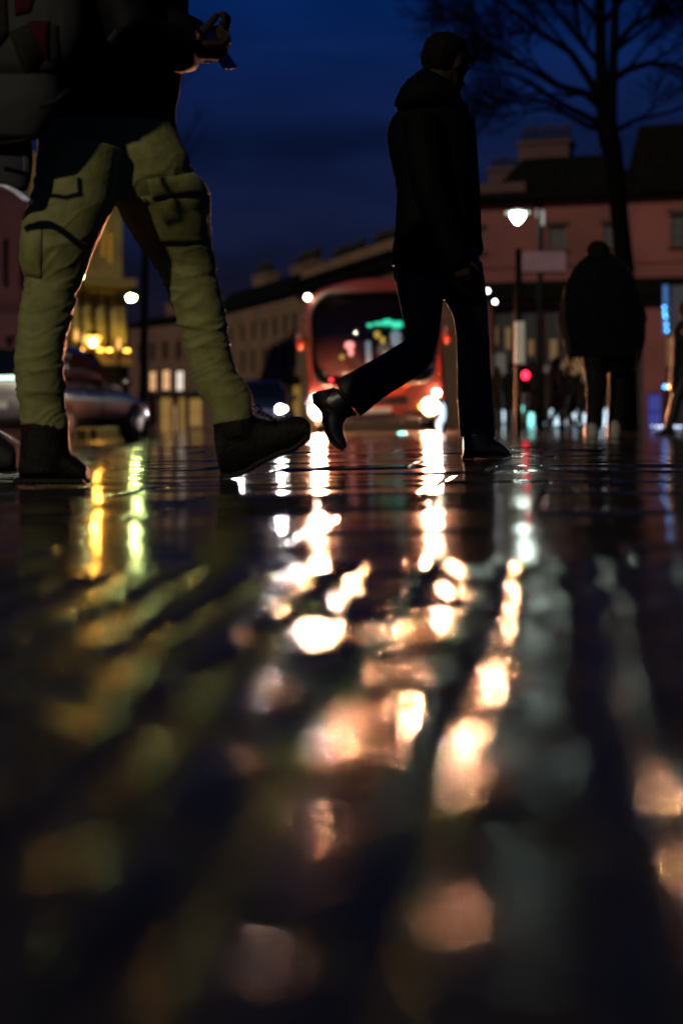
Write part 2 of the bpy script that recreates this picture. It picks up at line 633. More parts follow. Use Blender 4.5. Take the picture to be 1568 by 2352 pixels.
# ------------------------------------------------------------------ materials
M = dict(
    olive=mat('olive_cotton', (0.122, 0.122, 0.034), 0.62, 0.22, 30, spec=.35, sheen=0.08, bump=0.35, bscale=420),
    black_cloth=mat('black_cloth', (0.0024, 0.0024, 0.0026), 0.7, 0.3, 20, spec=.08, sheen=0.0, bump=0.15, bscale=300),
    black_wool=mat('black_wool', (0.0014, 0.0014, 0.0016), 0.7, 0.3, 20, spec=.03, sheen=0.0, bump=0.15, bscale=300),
    black_denim=mat('black_denim', (0.0020, 0.0018, 0.0017), 0.6, 0.3, 25, spec=.35, sheen=0.0, bump=0.15, bscale=300),
    navy_cloth=mat('navy_cloth', (0.0020, 0.0022, 0.0042), 0.95, 0.3, 20, spec=.02, sheen=0.04),
    maroon_cloth=mat('maroon_cloth', (0.016, 0.005, 0.007), 0.9, 0.3, 20, spec=.05, sheen=0.1),
    brown_cloth=mat('brown_cloth', (0.014, 0.008, 0.005), 0.9, 0.3, 20, spec=.05, sheen=0.1),
    grey_cloth=mat('grey_cloth', (0.018, 0.0195, 0.018), 0.9, 0.25, 40, spec=.05, bump=0.2, bscale=300),
    pack_grey=mat('pack_grey', (0.0095, 0.0098, 0.0075), 0.85, 0.3, 30, spec=.05, bump=0.2, bscale=300),
    pack_red=mat('pack_red', (0.028, 0.002, 0.006), 0.8, 0.3, 30, spec=.05, bump=0.2, bscale=300),
    skin=mat('skin', (0.016, 0.008, 0.006), 0.8, 0.15, 60, spec=.1),
    hair=mat('dark_hair', (0.0030, 0.0022, 0.0014), 0.8, 0.5, 90, spec=.04, stretch=(1, 1, 0.2), bump=0.4, bscale=160),
    boot=mat('dark_boot_leather', (0.0058, 0.0048, 0.0040), 0.65, 0.5, 45, spec=.08, bump=0.4, bscale=110),
    sole=mat('black_rubber', (0.006, 0.0057, 0.005), 0.7, 0.3, 40, spec=.15),
    shoe=mat('polished_black_leather', (0.004, 0.004, 0.004), 0.36, 0.2, 20, spec=.3),
    white_shoe=mat('pale_shoe_leather', (0.15, 0.135, 0.12), 0.6, 0.15, 30),
    phone=mat('phone_glass', (0.004, 0.004, 0.005), 0.12, 0.1, 10),
    edge_glint=mat('painted_edge_glint', (0.55, 0.6, 0.75), 0.18, 0.35, 60),  # painted highlight for the lit edges of bag and case
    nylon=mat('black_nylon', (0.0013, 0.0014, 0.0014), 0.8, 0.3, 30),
    slate_band=mat('slate_blue_band', (0.022, 0.028, 0.036), 0.7, 0.2, 30),
    bus_red=mat('red_bus_paint', (0.22, 0.032, 0.020), 0.30, 0.06, 2, coat=0.4),
    bus_black=mat('black_trim', (0.008, 0.008, 0.009), 0.35, 0.2, 12),
    cabin=mat('dark_cabin_lining', (0.014, 0.007, 0.008), 0.9, 0.3, 8, spec=0),
    plate=mat('number_plate_white', (0.55, 0.53, 0.48), 0.5, 0.05, 10),
    chrome=mat('chrome', (0.6, 0.6, 0.6), 0.12, 0.05, 10, metal=1.0),
    car_dark=mat('dark_blue_car_paint', (0.012, 0.014, 0.024), 0.22, 0.1, 3, coat=1.0),
    car_silver=mat('silver_brown_car_paint', (0.30, 0.27, 0.26), 0.36, 0.1, 3, metal=1.0, coat=1.0),
    car_glass=mat('dark_car_glass', (0.004, 0.005, 0.007), 0.05, 0.1, 5),
    tyre=mat('tyre_rubber', (0.010, 0.010, 0.010), 0.75, 0.3, 40),
    rim=mat('alloy_rim', (0.25, 0.25, 0.25), 0.3, 0.1, 10, metal=0.9),
    iron=mat('black_painted_iron', (0.004, 0.004, 0.004), 0.9, 0.3, 20, spec=.03),
    sign_panel=mat('pinkish_sign_board', (0.24, 0.14, 0.185), 0.5, 0.12, 4),
    white_panel=mat('white_notice_board', (0.62, 0.63, 0.58), 0.5, 0.06, 5),
    bark=mat('dark_bark', (0.0025, 0.0023, 0.0022), 0.95, 0.4, 20, spec=0, bump=0.5, bscale=30),
    slate=mat('dark_slate', (0.0045, 0.0045, 0.005), 0.95, 0.4, 3, spec=.02, bump=0.3, bscale=10),
    pot=mat('dark_clay_pot', (0.014, 0.010, 0.009), 0.8, 0.3, 6),
    stone_pink=mat('pink_render', (0.150, 0.045, 0.043), 0.9, 0.42, 0.22, bump=0.2, bscale=4),
    stone_pink_dark=mat('dusky_pink_stone', (0.055, 0.024, 0.026), 0.9, 0.2, 0.6),
    stone_brown=mat('brown_bath_stone', (0.135, 0.076, 0.046), 0.9, 0.2, 0.5, bump=0.2, bscale=4),
    stone_rose=mat('rose_brown_stone', (0.105, 0.052, 0.038), 0.9, 0.2, 0.5, bump=0.2, bscale=4),
    stone_ochre=mat('ochre_stone', (0.17, 0.085, 0.030), 0.9, 0.25, 0.5, bump=0.2, bscale=4),
    stone_left=mat('mauve_pink_render', (0.15, 0.050, 0.052), 0.9, 0.22, 0.5, bump=0.2, bscale=4),
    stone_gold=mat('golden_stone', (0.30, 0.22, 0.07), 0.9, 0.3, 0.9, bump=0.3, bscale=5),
    dark_pane=mat('dark_window_pane', (0.006, 0.006, 0.008), 0.3, 0.2, 4),
    frame=mat('dark_window_frame', (0.03, 0.02, 0.018), 0.6, 0.2, 8),
    awning=mat('dark_shop_fascia', (0.005, 0.004, 0.003), 0.9, 0.3, 5, spec=.05),
    timber=mat('dark_shop_timber', (0.022, 0.013, 0.010), 0.6, 0.3, 5),
    clear=glass('clear_glass', (0.85, 0.85, 0.85)),
)
E = dict(
    head=emit('headlight_lens', (1.0, 0.38, 0.19), 22000),
    glow=emit('headlight_bloom', (1.0, 0.60, 0.34), 14),  # lens bloom round the bus headlights, put in as glow
    car_glow=emit('car_headlight_bloom', (1.0, 0.85, 0.85), 7),  # the same added bloom for the far car
    head_small=emit('small_driving_lamp', (1.0, 0.82, 0.66), 260),
    car_head=emit('car_headlight_lens', (1.0, 0.86, 0.84), 9000),
    car_side=emit('car_side_lamp', (1.0, 0.9, 0.75), 60),
    amber=emit('amber_indicator', (1.0, 0.45, 0.06), 9),
    marker=emit('roof_marker_lamp', (0.95, 1.0, 0.72), 22),
    lamp_white=emit('white_lamp_bowl', (0.80, 1.0, 0.86), 120),
    lamp_green=emit('lime_lamp_bulb', (0.80, 1.0, 0.32), 330),
    lantern=emit('lantern_panes', (1.0, 0.42, 0.05), 3.0),
    bulb=emit('lantern_bulb', (1.0, 0.40, 0.05), 1500),
    warm=emit('warm_window', (1.0, 0.55, 0.25), 1.1),
    warm_white=emit('white_window', (1.0, 0.85, 0.7), 1.2),
    ochre=emit('ochre_lit_porch', (1.0, 0.55, 0.12), 0.28),
    shop_cool=emit('cool_shop_light', (0.62, 0.85, 1.0), 1.5),
    shop_teal=emit('teal_shop_light', (0.25, 1.0, 0.9), 2.0),
    shop_warm=emit('dim_orange_shop_light', (1.0, 0.45, 0.10), 0.11),
    shop_grey=emit('dim_shop_light', (0.8, 0.75, 0.7), 0.05),
    blue=emit('blue_led', (0.02, 0.22, 0.75), 0.45),
    blue_deep=emit('deep_blue_panel', (0.06, 0.10, 0.9), 0.32),
    green=emit('green_reflection_glow', (0.02, 0.85, 0.50), 1.0),  # windscreen reflections put in as glow, with pink, pale and yellow below
    pinkl=emit('pink_reflection_glow', (1.0, 0.30, 0.28), 1.6),
    pale=emit('pale_reflection_glow', (0.45, 0.62, 0.75), 0.30),
    yellowl=emit('yellow_reflection_glow', (0.95, 0.62, 0.08), 0.5),
    red=emit('red_signal', (1.0, 0.01, 0.03), 10),
    red_dim=emit('tail_lamp', (1.0, 0.03, 0.06), 2.5),
    bar=emit('white_light_bar', (0.70, 1.0, 0.80), 2.5),
    dot=emit('pale_dot_lamp', (0.85, 0.95, 1.0), 14),
    green_ground_glint=emit('green_ground_glint', (0.3, 1.0, 0.75), 5),  # green reflection on wet ground, put in as glow
    win_orange=emit('orange_tower_window', (1.0, 0.45, 0.04), 0.55),
)
# ------------------------------------------------------------------ people
def head_shapes(mb, hair, c, s, yaw, pitch=0.0, neck_to=None, neck_r=0.055):
    """skull, jaw, nose, brow, lips and ears into mb, hair into hair; c = centre of the head, faces local +x"""
    T = Matrix.Translation(Vector(c)) @ Matrix.Rotation(yaw, 4, 'Z') @ Matrix.Rotation(pitch, 4, 'Y') @ Matrix.Scale(s, 4) @ Matrix.Translation((0, 0, -0.5))

    def ring(z, xf, xb, w, n=24):
        cx, hx = (xf + xb) / 2, (xf - xb) / 2
        return [T @ Vector((cx + hx * math.cos(2 * math.pi * j / n), w * math.sin(2 * math.pi * j / n), z)) for j in range(n)]
    prof = [(0, .33, .10, .09), (.05, .375, 0, .16), (.14, .365, -.12, .215), (.25, .38, -.22, .245), (.36, .375, -.33, .27), (.48, .345, -.42, .293),
            (.60, .375, -.45, .305), (.72, .355, -.46, .31), (.85, .27, -.40, .27), (.95, .10, -.24, .17), (1.0, -.02, -.10, .05)]
    mb.rings([ring(*q) for q in prof])
    tp = lambda pts: [T @ Vector(p) for p in pts]
    mb.tube(tp([(.34, 0, .56), (.40, 0, .46), (.455, 0, .375), (.38, 0, .34)]), [.022 * s, .034 * s, .05 * s, .04 * s], 10)
    for sy in (1, -1):
        mb.tube(tp([(.35, .03 * sy, .585), (.36, .13 * sy, .60), (.29, .22 * sy, .58)]), .03 * s, 8)
        mb.ball(T @ Vector((.325, .115 * sy, .50)), .042 * s, 10, 8)
        ear = MB().ball((0, 0, 0), (.07, .028, .115), 12, 8)
        ear.xform(T @ Matrix.Translation((-.03, .305 * sy, .47)) @ Matrix.Rotation(.3 * sy, 4, 'Z'))
        mb.add(ear.v, ear.f)
    mb.tube(tp([(.35, -.10, .235), (.395, 0, .24), (.35, .10, .235)]), .022 * s, 8)
    mb.tube(tp([(.345, -.08, .19), (.385, 0, .185), (.345, .08, .19)]), .024 * s, 8)
    if neck_to is not None:
        mb.tube([T @ Vector((-.08, 0, .32)), (T @ Vector((-.08, 0, .1)) + Vector(neck_to)) / 2, Vector(neck_to)], [neck_r, neck_r, neck_r * 1.25], 14)
    if hair is not None:
        hp = [(.27, -.10, -.37, .235), (.40, -.08, -.475, .29), (.54, .06, -.50, .322), (.66, .13, -.51, .336), (.75, .36, -.505, .335), (.86, .32, -.44, .295), (.97, .15, -.28, .19), (1.04, -.02, -.1, .06)]
        hair.rings([ring(*q) for q in hp])


def hand_shapes(mb, wrist, d, back, thumb_side=1, curl=0.5, s=1.0, spread=0.06):
    """palm, four unequal fingers with two bends, and a thumb rooted at the side of the palm"""
    wrist, d, back = Vector(wrist), Vector(d).normalized(), Vector(back)
    back = (back - d * back.dot(d)).normalized()
    w = d.cross(back).normalized() * thumb_side

    def pring(t, hw, th):
        c = wrist + d * (t * s)
        return [c + w * (math.cos(2 * math.pi * j / 16) * hw * s) + back * (math.sin(2 * math.pi * j / 16) * th * s) for j in range(16)]
    mb.rings([pring(-.02, .027, .021), (pring(.02, .034, .019)), pring(.06, .041, .017), pring(.088, .042, .014), pring(.097, .036, .010)])
    lens = (.072, .082, .077, .060)
    for k in range(4):
        base = wrist + d * (.085 * s) + w * ((.031 - .0205 * k) * s)
        dirv = (d + w * (spread * (1.5 - k))).normalized()
        pts, p, a = [base - dirv * .01 * s, base], base, 0
        for seg, f in enumerate((.45, .32, .23)):
            a += curl * (0.7, 1.0, 0.7)[seg] * (1 + .06 * k)
            p = p + (dirv * math.cos(a) - back * math.sin(a)) * (lens[k] * f * s)
            pts.append(p)
        mb.tube(pts, [.0095 * s, .0095 * s, .0088 * s, .008 * s, .0062 * s], 8)
    tb = wrist + d * (.028 * s) + w * (.030 * s)
    t1 = tb + (d * .6 + w * .8 - back * .25).normalized() * (.038 * s)
    t2 = t1 + (d * .85 + w * .45 - back * .3).normalized() * (.030 * s)
    t3 = t2 + (d * .95 + w * .15 - back * .35).normalized() * (.024 * s)
    mb.tube([tb, t1, t2, t3], [.0135 * s, .012 * s, .0105 * s, .0075 * s], 8)


def folds(amp, fx, fz, seed, zc=None, fine=0.0):
    """cloth creases: ridges running across the limb, deeper where the cloth bunches"""
    def f(co, no):
        wv = vnoise(co * 5.0, seed + 3) * 0.05 + vnoise(co * 13.0, seed + 4) * 0.018
        q = np.stack([co[:, 0] * fx, co[:, 1] * fx, (co[:, 2] + wv) * fz], -1)
        nn = vnoise(q, seed)
        r = (1 - np.abs(nn)) ** 3 - 0.3
        r = r + 0.5 * vnoise(q * 2.1, seed + 1)
        k = np.ones(len(co))
        if zc:
            k = 0.35 + sum(w * np.exp(-((co[:, 2] - z0) / s0) ** 2) for z0, s0, w in zc)
        if fine:
            f2 = vnoise(np.stack([co[:, 0] * fx * 2, co[:, 1] * fx * 2, (co[:, 2] - 0.4 * co[:, 0] + wv * 1.5) * fz * 2.4], -1), seed + 7)
            r = r + fine * ((1 - np.abs(f2)) ** 4 - .3)
        k = k * (0.55 + 0.65 * vnoise(co * 6.0, seed + 9))
        return amp * r * k
    return f


# --- walker in olive trousers, nearest the camera on the left
f1 = P(300, 1100, 4.05)
pX, pY = f1.x, f1.y
body = MB()
hairmb = MB()
YL, YR, YP = 3.95, 4.22, 4.07
head_shapes(body, hairmb, P(255, -285, 4.02), 0.225, R(40), R(14), neck_to=P(235, -175, 4.02), neck_r=0.06)
limb(body, [(140, -200, 350, -200), (125, -120, 380, -110), (130, 60, 395, 60), (140, 250, 385, 250), (120, 330, 380, 330), (150, 400, 380, 400)], YP, .48)
limb(body, [(120, 360, 245, 390), (95, 500, 215, 510), (78, 700, 142, 705), (66, 880, 118, 885), (72, 1010, 138, 1010), (62, 1085, 150, 1085)], YL, .8)
limb(body, [(290, 360, 410, 370), (340, 520, 455, 520), (410, 690, 482, 690), (470, 860, 535, 860), (515, 1000, 575, 990)], YR, .8)
# far and near arms reach forward to the phone
shN, elN, wrN = P(225, -150, 3.86), P(300, 70, 3.78), P(438, 108, 3.92)
shF, elF, wrF = P(330, -140, 4.25), P(380, 50, 4.34), P(470, 88, 4.22)
for a, b_, c in ((shN, elN, wrN), (shF, elF, wrF)):
    body.tube([a, b_, c], [.05, .045, .03], 12)
hand_shapes(body, P(432, 112, 3.92), Vector((.9, .30, .02)), Vector((.15, -.3, -1)), 1, 0.95, 1.05, .02)
hand_shapes(body, P(458, 92, 4.20), Vector((.75, -.35, .15)), Vector((.6, .5, -.5)), -1, 0.85, 1.0, .02)
# thumb lifted clear over the screen
body.tube([P(462, 78, 3.98), P(480, 58, 3.99), P(494, 40, 4.0), P(502, 30, 4.0)], [.016, .0125, .0115, .008], 10)
p1 = fused_obj('person', body, .0055, M['skin'], None, (pX, pY, gz(pX, pY)), 2)
tag(p1, 'person in olive cargo trousers and dark jacket striding past with a backpack', 'person')
tousle = lambda co, no: vnoise(co * 95, 71) * .004 + vnoise(co * 38, 72) * .005
fused_obj('hair', hairmb, .0055, M['hair'], p1, smooth_it=1, disp=tousle)

tr = MB()
limb(tr, [(90, 285, 400, 280), (86, 328, 416, 326), (88, 378, 436, 372), (86, 425, 420, 430), (110, 462, 380, 466)], YP, .50, n=32)
limb(tr, [(92, 320, 285, 345), (86, 375, 275, 395), (80, 425, 268, 440), (67, 470, 258, 478), (54, 530, 228, 545), (45, 590, 202, 605), (58, 634, 184, 650), (50, 690, 171, 705), (41, 760, 153, 775), (36, 830, 147, 850), (38, 890, 146, 905), (44, 935, 154, 945), (50, 978, 159, 988)], YL, .82, n=32)
limb(tr, [(235, 320, 418, 330, -.14), (250, 385, 440, 388, -.12), (262, 460, 479, 440, -.09), (292, 520, 484, 500, -.06), (320, 566, 488, 560, -.03), (352, 606, 497, 620), (378, 655, 505, 670), (396, 702, 513, 715), (411, 747, 522, 760), (425, 810, 534, 815), (438, 860, 547, 860), (458, 905, 572, 888), (482, 942, 580, 925), (488, 977, 582, 962)], YR, .82, n=32)
zk = [(P(0, 715, 4).z, .15, 1.2), (P(0, 925, 4).z, .10, 1.5), (P(0, 470, 4).z, .10, .5)]
trousers = fused_obj('trousers', tr, .0052, M['olive'], p1, smooth_it=3, disp=folds(.0072, 3.6, 18, 3, zk, .9))
patch('cargo_pocket', [(322, 452), (474, 440), (480, 560), (352, 560)], M['olive'], trousers, p1, .005, bulge=.005)
patch('pocket_flap', [(338, 412), (462, 396), (481, 448), (348, 455)], M['olive'], trousers, p1, .011, bulge=.006)
patch('cargo_pocket', [(49, 505), (98, 520), (96, 640), (54, 632)], M['olive'], trousers, p1, .006, bulge=.005)

jk = MB()
limb(jk, [(120, -215, 350, -215), (98, -160, 400, -150), (94, -60, 428, -60), (94, 20, 434, 20), (98, 90, 428, 90), (98, 150, 420, 150), (96, 210, 416, 205), (92, 250, 404, 252), (86, 292, 407, 296), (82, 322, 416, 330)], YP, .46, n=32)
jk.tube([shN + Vector((0, 0, .03)), elN, wrN + (wrN - elN) * -.06], [.085, .068, .050], 16)
jk.tube([shF, elF, wrF + (wrF - elF) * -.25], [.08, .062, .046], 16)
limb(jk, [(300, -30, 330, 130), (370, 0, 380, 158), (420, 32, 415, 166), (446, 50, 440, 160), (456, 62, 452, 150)], 3.95, .085, absd=True)
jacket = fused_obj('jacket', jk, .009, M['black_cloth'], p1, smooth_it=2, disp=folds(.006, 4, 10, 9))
patch('jacket_panel', [(222, 118), (268, 66), (266, 205), (240, 204)], M['grey_cloth'], jacket, p1, .006)
patch('jacket_panel', [(270, 170), (283, 172), (284, 206), (272, 206)], M['grey_cloth'], jacket, p1, .006)


def boot(parent, shaft, foot, sole_pairs, Y, half, m):
    mb = MB()
    limb(mb, shaft, Y, .85)
    limb(mb, foot, Y, half, absd=True)
    o = fused_obj('boot', mb, .0055, m, parent, smooth_it=2)
    sm = MB()
    limb(sm, sole_pairs, Y, half * 1.12, absd=True, p=4, sub=1)
    s = mesh_obj('sole', sm, M['sole'], o)
    return o


def lug(line, th, step=7):
    """a tread: bottom edge of the sole stepped in and out"""
    out = []
    for (x0, y0), (x1, y1) in zip(line[:-1], line[1:]):
        nseg = max(1, int(math.hypot(x1 - x0, y1 - y0) / step))
        for k in range(nseg):
            t = k / nseg
            x, y = x0 + (x1 - x0) * t, y0 + (y1 - y0) * t
            dx, dy = x1 - x0, y1 - y0
            ll = math.hypot(dx, dy)
            nxv, nyv = -dy / ll, dx / ll
            g = 2.5 if (len(out) % 2) else 0
            out.append((x - nxv * th, y - nyv * th, x - nxv * g, y - nyv * g))
    return out


bl = boot(p1, [(52, 968, 158, 978), (49, 1010, 159, 1012), (45, 1050, 163, 1045), (46, 1090, 166, 1085)],
          [(50, 1040, 50, 1104), (70, 1020, 70, 1106), (110, 1010, 110, 1107), (150, 1034, 150, 1107), (184, 1056, 184, 1106), (203, 1074, 202, 1103)],
          lug([(40, 1113), (206, 1113), (209, 1110)], 16), YL, .048, M['boot'])
br = boot(p1, [(489, 962, 584, 952), (491, 985, 594, 968), (500, 1010, 600, 1000)],
          [(491, 990, 507, 1088), (520, 962, 530, 1090), (560, 945, 566, 1080), (600, 963, 597, 1064), (640, 968, 638, 1044), (672, 957, 671, 1032), (697, 958, 697, 1018), (713, 975, 714, 1002)],
          lug([(508, 1100), (535, 1100), (571, 1088), (604, 1067), (652, 1046), (675, 1040), (697, 1024), (712, 1010), (719, 993)], 15), YR + .01, .047, M['boot'])
for o_, quadp in ((bl, [(56, 975), (64, 975), (64, 998), (57, 998)]),):
    patch('heel_tab', quadp, M['pack_red'], o_, o_, .004, 4, 4)
lc = MB()
for k in range(5):
    lc.tube([P(592 + k * 9, 948 + k * 5, YR - .03), P(596 + k * 9, 942 + k * 5, YR + .005), P(600 + k * 9, 949 + k * 5, YR + .04)], .0035, 6)
lc.tube([P(588, 950, YR), P(578, 938, YR - .02), P(590, 930, YR - .03), P(602, 938, YR - .01), P(596, 950, YR)], .0028, 6)
mesh_obj('lace', lc, M['boot'], br)

# backpack, a thing of its own
bp1 = MB()
limb(bp1, [(-120, -190, 130, -190), (-135, -130, 170, -130), (-140, -40, 190, -40), (-138, 50, 196, 50), (-125, 120, 186, 110), (-100, 165, 150, 160), (-60, 188, 90, 186)], 3.74, .34, p=2.8)
pk_o = P(20, 180, 3.74)
pack = fused_obj('backpack', bp1, .010, M['nylon'], None, pk_o, 3, disp=folds(.007, 5, 9, 14))
tag(pack, 'dark backpack with grey and red panels on the back of the walker in olive trousers', 'backpack')
patch('panel', [(22, 75), (72, 52), (112, 120), (60, 182)], M['pack_grey'], pack, pack, .008, bulge=.012)
patch('panel', [(66, 50), (114, 48), (110, 142), (84, 98)], M['pack_red'], pack, pack, .011)
patch('panel', [(30, -60), (96, -60), (70, 28), (36, 36)], M['pack_red'], pack, pack, .008)
patch('strap', [(116, 58), (134, 58), (136, 146), (118, 140)], M['pack_grey'], pack, pack, .007)
patch('strap', [(-20, -60), (14, -60), (20, 80), (-10, 120)], M['pack_grey'], pack, pack, .007)
bp2 = MB()
limb(bp2, [(-95, 176, 132, 176), (-100, 230, 142, 226), (-96, 275, 124, 270), (-85, 305, 104, 302), (-70, 322, 92, 320)], 3.74, .36, p=2.6)
pouch = fused_obj('lower_pouch', bp2, .010, M['nylon'], pack, smooth_it=2, disp=folds(.006, 5, 12, 15))
pip = MB().tube([P(-60, 326, 3.68), P(10, 329, 3.66), P(50, 325, 3.67), P(78, 316, 3.71)], .006, 8)
mesh_obj('edge_line', pip, M['pack_grey'], pack)
pip = MB().tube([P(92, 244, 3.63), P(130, 232, 3.63), P(150, 214, 3.64), P(168, 205, 3.68)], .007, 8)
mesh_obj('edge_line', pip, M['pack_grey'], pack)

# shoulder bag hanging below the pack
sb = MB()
limb(sb, [(-70, 318, 74, 322), (-76, 370, 76, 372), (-70, 410, 70, 416), (-66, 424, 60, 440)], 3.80, .30, p=3)
bag = fused_obj('shoulder_bag', sb, .008, M['nylon'], None, P(0, 430, 3.8), 2)
tag(bag, 'black shoulder bag with a painted highlight along its lower edge hanging below the backpack', 'bag')
patch('band', [(52, 330), (68, 330), (70, 412), (54, 408)], M['slate_band'], bag, bag, .004, 6, 6)
tm = MB()
limb(tm, [(-60, 423, -60, 432), (-20, 423, -20, 432), (0, 424, 0, 433), (22, 427, 18, 438), (46, 438, 40, 452), (66, 452, 58, 466), (74, 459, 70, 468)], 3.72, .02, absd=True, p=3)
mesh_obj('edge_glint', tm, M['edge_glint'], bag)  # lit lower edge painted as a pale strip

ph = MB()
pc = P(496, 108, 4.04)
Rm = Matrix.Translation(pc) @ Matrix.Rotation(R(-35), 4, 'Y') @ Matrix.Rotation(R(62), 4, 'Z')
ph.box(-.038, .038, -.0045, .0045, -.075, .075).xform(Rm)
phone = mesh_obj('phone', ph, M['phone'], None, pc, sm=False)
bevel(phone, .004, 3)
tag(phone, 'dark phone held in both hands by the walker in olive trousers', 'phone')

# dark case at the lower left edge of the picture
cs = MB()
Yc = 4.7
limb(cs, [(-230, 985, -230, 1085), (-60, 990, -60, 1085), (0, 993, 0, 1084), (20, 1004, 20, 1083), (44, 1022, 44, 1082), (58, 1036, 56, 1076)], Yc, .15, absd=True, p=3.5)
case = fused_obj('travel_case', cs, .012, M['nylon'], None, P(-60, 1085, Yc), 1)
tag(case, 'low dark travel case with a painted highlight along its edge standing behind the left boot', 'travel case')
pp = MB().tube([P(-60, 987, Yc - .14), P(0, 990, Yc - .14), P(20, 1002, Yc - .14), P(46, 1021, Yc - .14)], .004, 8)
mesh_obj('edge_line', pp, M['edge_glint'], case)  # bluish rim light painted as a pale line

# --- walker in the black hooded coat
Y2 = 5.70
c2 = P(1095, 1053, 5.72)
body2, hair2 = MB(), MB()
head_shapes(body2, hair2, P(1026, 150, Y2), .236, R(42), R(20), neck_to=P(1000, 250, Y2), neck_r=.058)
limb(body2, [(950, 240, 1050, 240), (920, 300, 1065, 300), (920, 420, 1070, 420), (925, 540, 1085, 540), (930, 620, 1090, 620)], Y2, .6)
limb(body2, [(930, 620, 1000, 630), (940, 700, 1005, 700), (945, 775, 985, 800), (890, 825, 930, 868), (800, 880, 835, 930), (745, 910, 785, 935)], 5.56, .8)
limb(body2, [(1035, 620, 1095, 620), (1050, 760, 1110, 760), (1064, 900, 1116, 900), (1072, 1010, 1120, 1010), (1075, 1045, 1130, 1045)], 5.76, .8)
sn, en, wn_ = P(965, 270, 5.56), P(985, 440, 5.52), P(1050, 598, 5.55)
sf, ef, wf = P(1060, 270, 5.86), P(1078, 440, 5.95), P(1090, 555, 5.97)
body2.tube([sn, en, wn_], [.055, .045, .03], 12)
body2.tube([sf, ef, wf], [.055, .045, .03], 12)
hand_shapes(body2, P(1053, 590, 5.55), Vector((.14, .10, -.6)), Vector((-.4, -1, 0)), -1, .75, .84)
hand_shapes(body2, wf, Vector((-.1, -.25, -.8)), Vector((.9, .5, 0)), 1, .45, .92)
p2 = fused_obj('person', body2, .006, M['skin'], None, (c2.x, c2.y, gz(c2.x, c2.y)), 2)
tag(p2, 'person in a black hooded coat mid stride in front of the red bus', 'person')
fused_obj('hair', hair2, .0055, M['hair'], p2, smooth_it=1, disp=tousle)

ct = MB()
limb(ct, [(985, 212, 1052, 224), (945, 226, 1066, 234), (917, 250, 1076, 256), (896, 282, 1079, 290), (890, 315, 1083, 322), (893, 350, 1085, 355), (902, 390, 1085, 395), (910, 435, 1084, 440), (911, 475, 1085, 480), (907, 525, 1086, 525), (900, 575, 1088, 575), (898, 610, 1089, 612)], Y2, .72, n=36)
limb(ct, [(1030, 420, 1085, 425), (1045, 478, 1093, 478), (1055, 520, 1100, 520), (1062, 558, 1107, 555), (1068, 577, 1109, 575), (1070, 588, 1103, 588)], 5.88, .9)
ct.tube([sn, en, wn_ + (wn_ - en) * .03], [.078, .066, .052], 16)
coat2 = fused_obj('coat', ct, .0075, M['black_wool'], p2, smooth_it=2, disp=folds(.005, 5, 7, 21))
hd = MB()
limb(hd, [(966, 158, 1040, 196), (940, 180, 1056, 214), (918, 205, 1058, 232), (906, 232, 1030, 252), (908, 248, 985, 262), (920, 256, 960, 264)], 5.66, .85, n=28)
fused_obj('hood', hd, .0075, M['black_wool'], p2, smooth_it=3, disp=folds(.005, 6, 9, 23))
ij = MB()
limb(ij, [(906, 590, 1084, 590), (905, 612, 1084, 616), (903, 634, 1082, 638), (908, 650, 1078, 650)], 5.68, .62, n=30)
fused_obj('under_jacket', ij, .008, M['black_cloth'], p2, smooth_it=1, disp=folds(.003, 8, 6, 26))
t2 = MB()
limb(t2, [(920, 560, 1088, 560), (912, 610, 1104, 606), (910, 660, 1108, 655), (940, 690, 1090, 690)], Y2, .58, n=30)
limb(t2, [(910, 620, 1015, 640), (912, 668, 1018, 682), (920, 710, 1013, 725), (930, 748, 1008, 770), (931, 778, 996, 812), (908, 795, 984, 840), (880, 813, 950, 868), (848, 831, 916, 890), (810, 852, 876, 918), (784, 866, 846, 942), (769, 880, 826, 956)], 5.56, .82, n=30)
limb(t2, [(1000, 610, 1106, 600), (1018, 655, 1113, 650), (1024, 692, 1117, 692), (1039, 725, 1120, 728), (1047, 770, 1122, 772), (1049, 830, 1125, 832), (1050, 900, 1128, 900), (1053, 960, 1133, 962), (1056, 1004, 1136, 1003)], 5.76, .82, n=30)
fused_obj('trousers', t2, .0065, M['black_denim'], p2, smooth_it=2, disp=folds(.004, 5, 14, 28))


def dress_shoe(shaft, foot, sole, Y):
    mb = MB()
    limb(mb, shaft, Y, .8)
    limb(mb, foot, Y, .044, absd=True)
    o = fused_obj('shoe', mb, .0045, M['shoe'], p2, smooth_it=2)
    sm = MB()
    limb(sm, sole, Y, .047, absd=True, p=3.5, sub=1)
    mesh_obj('sole', sm, M['sole'], o)


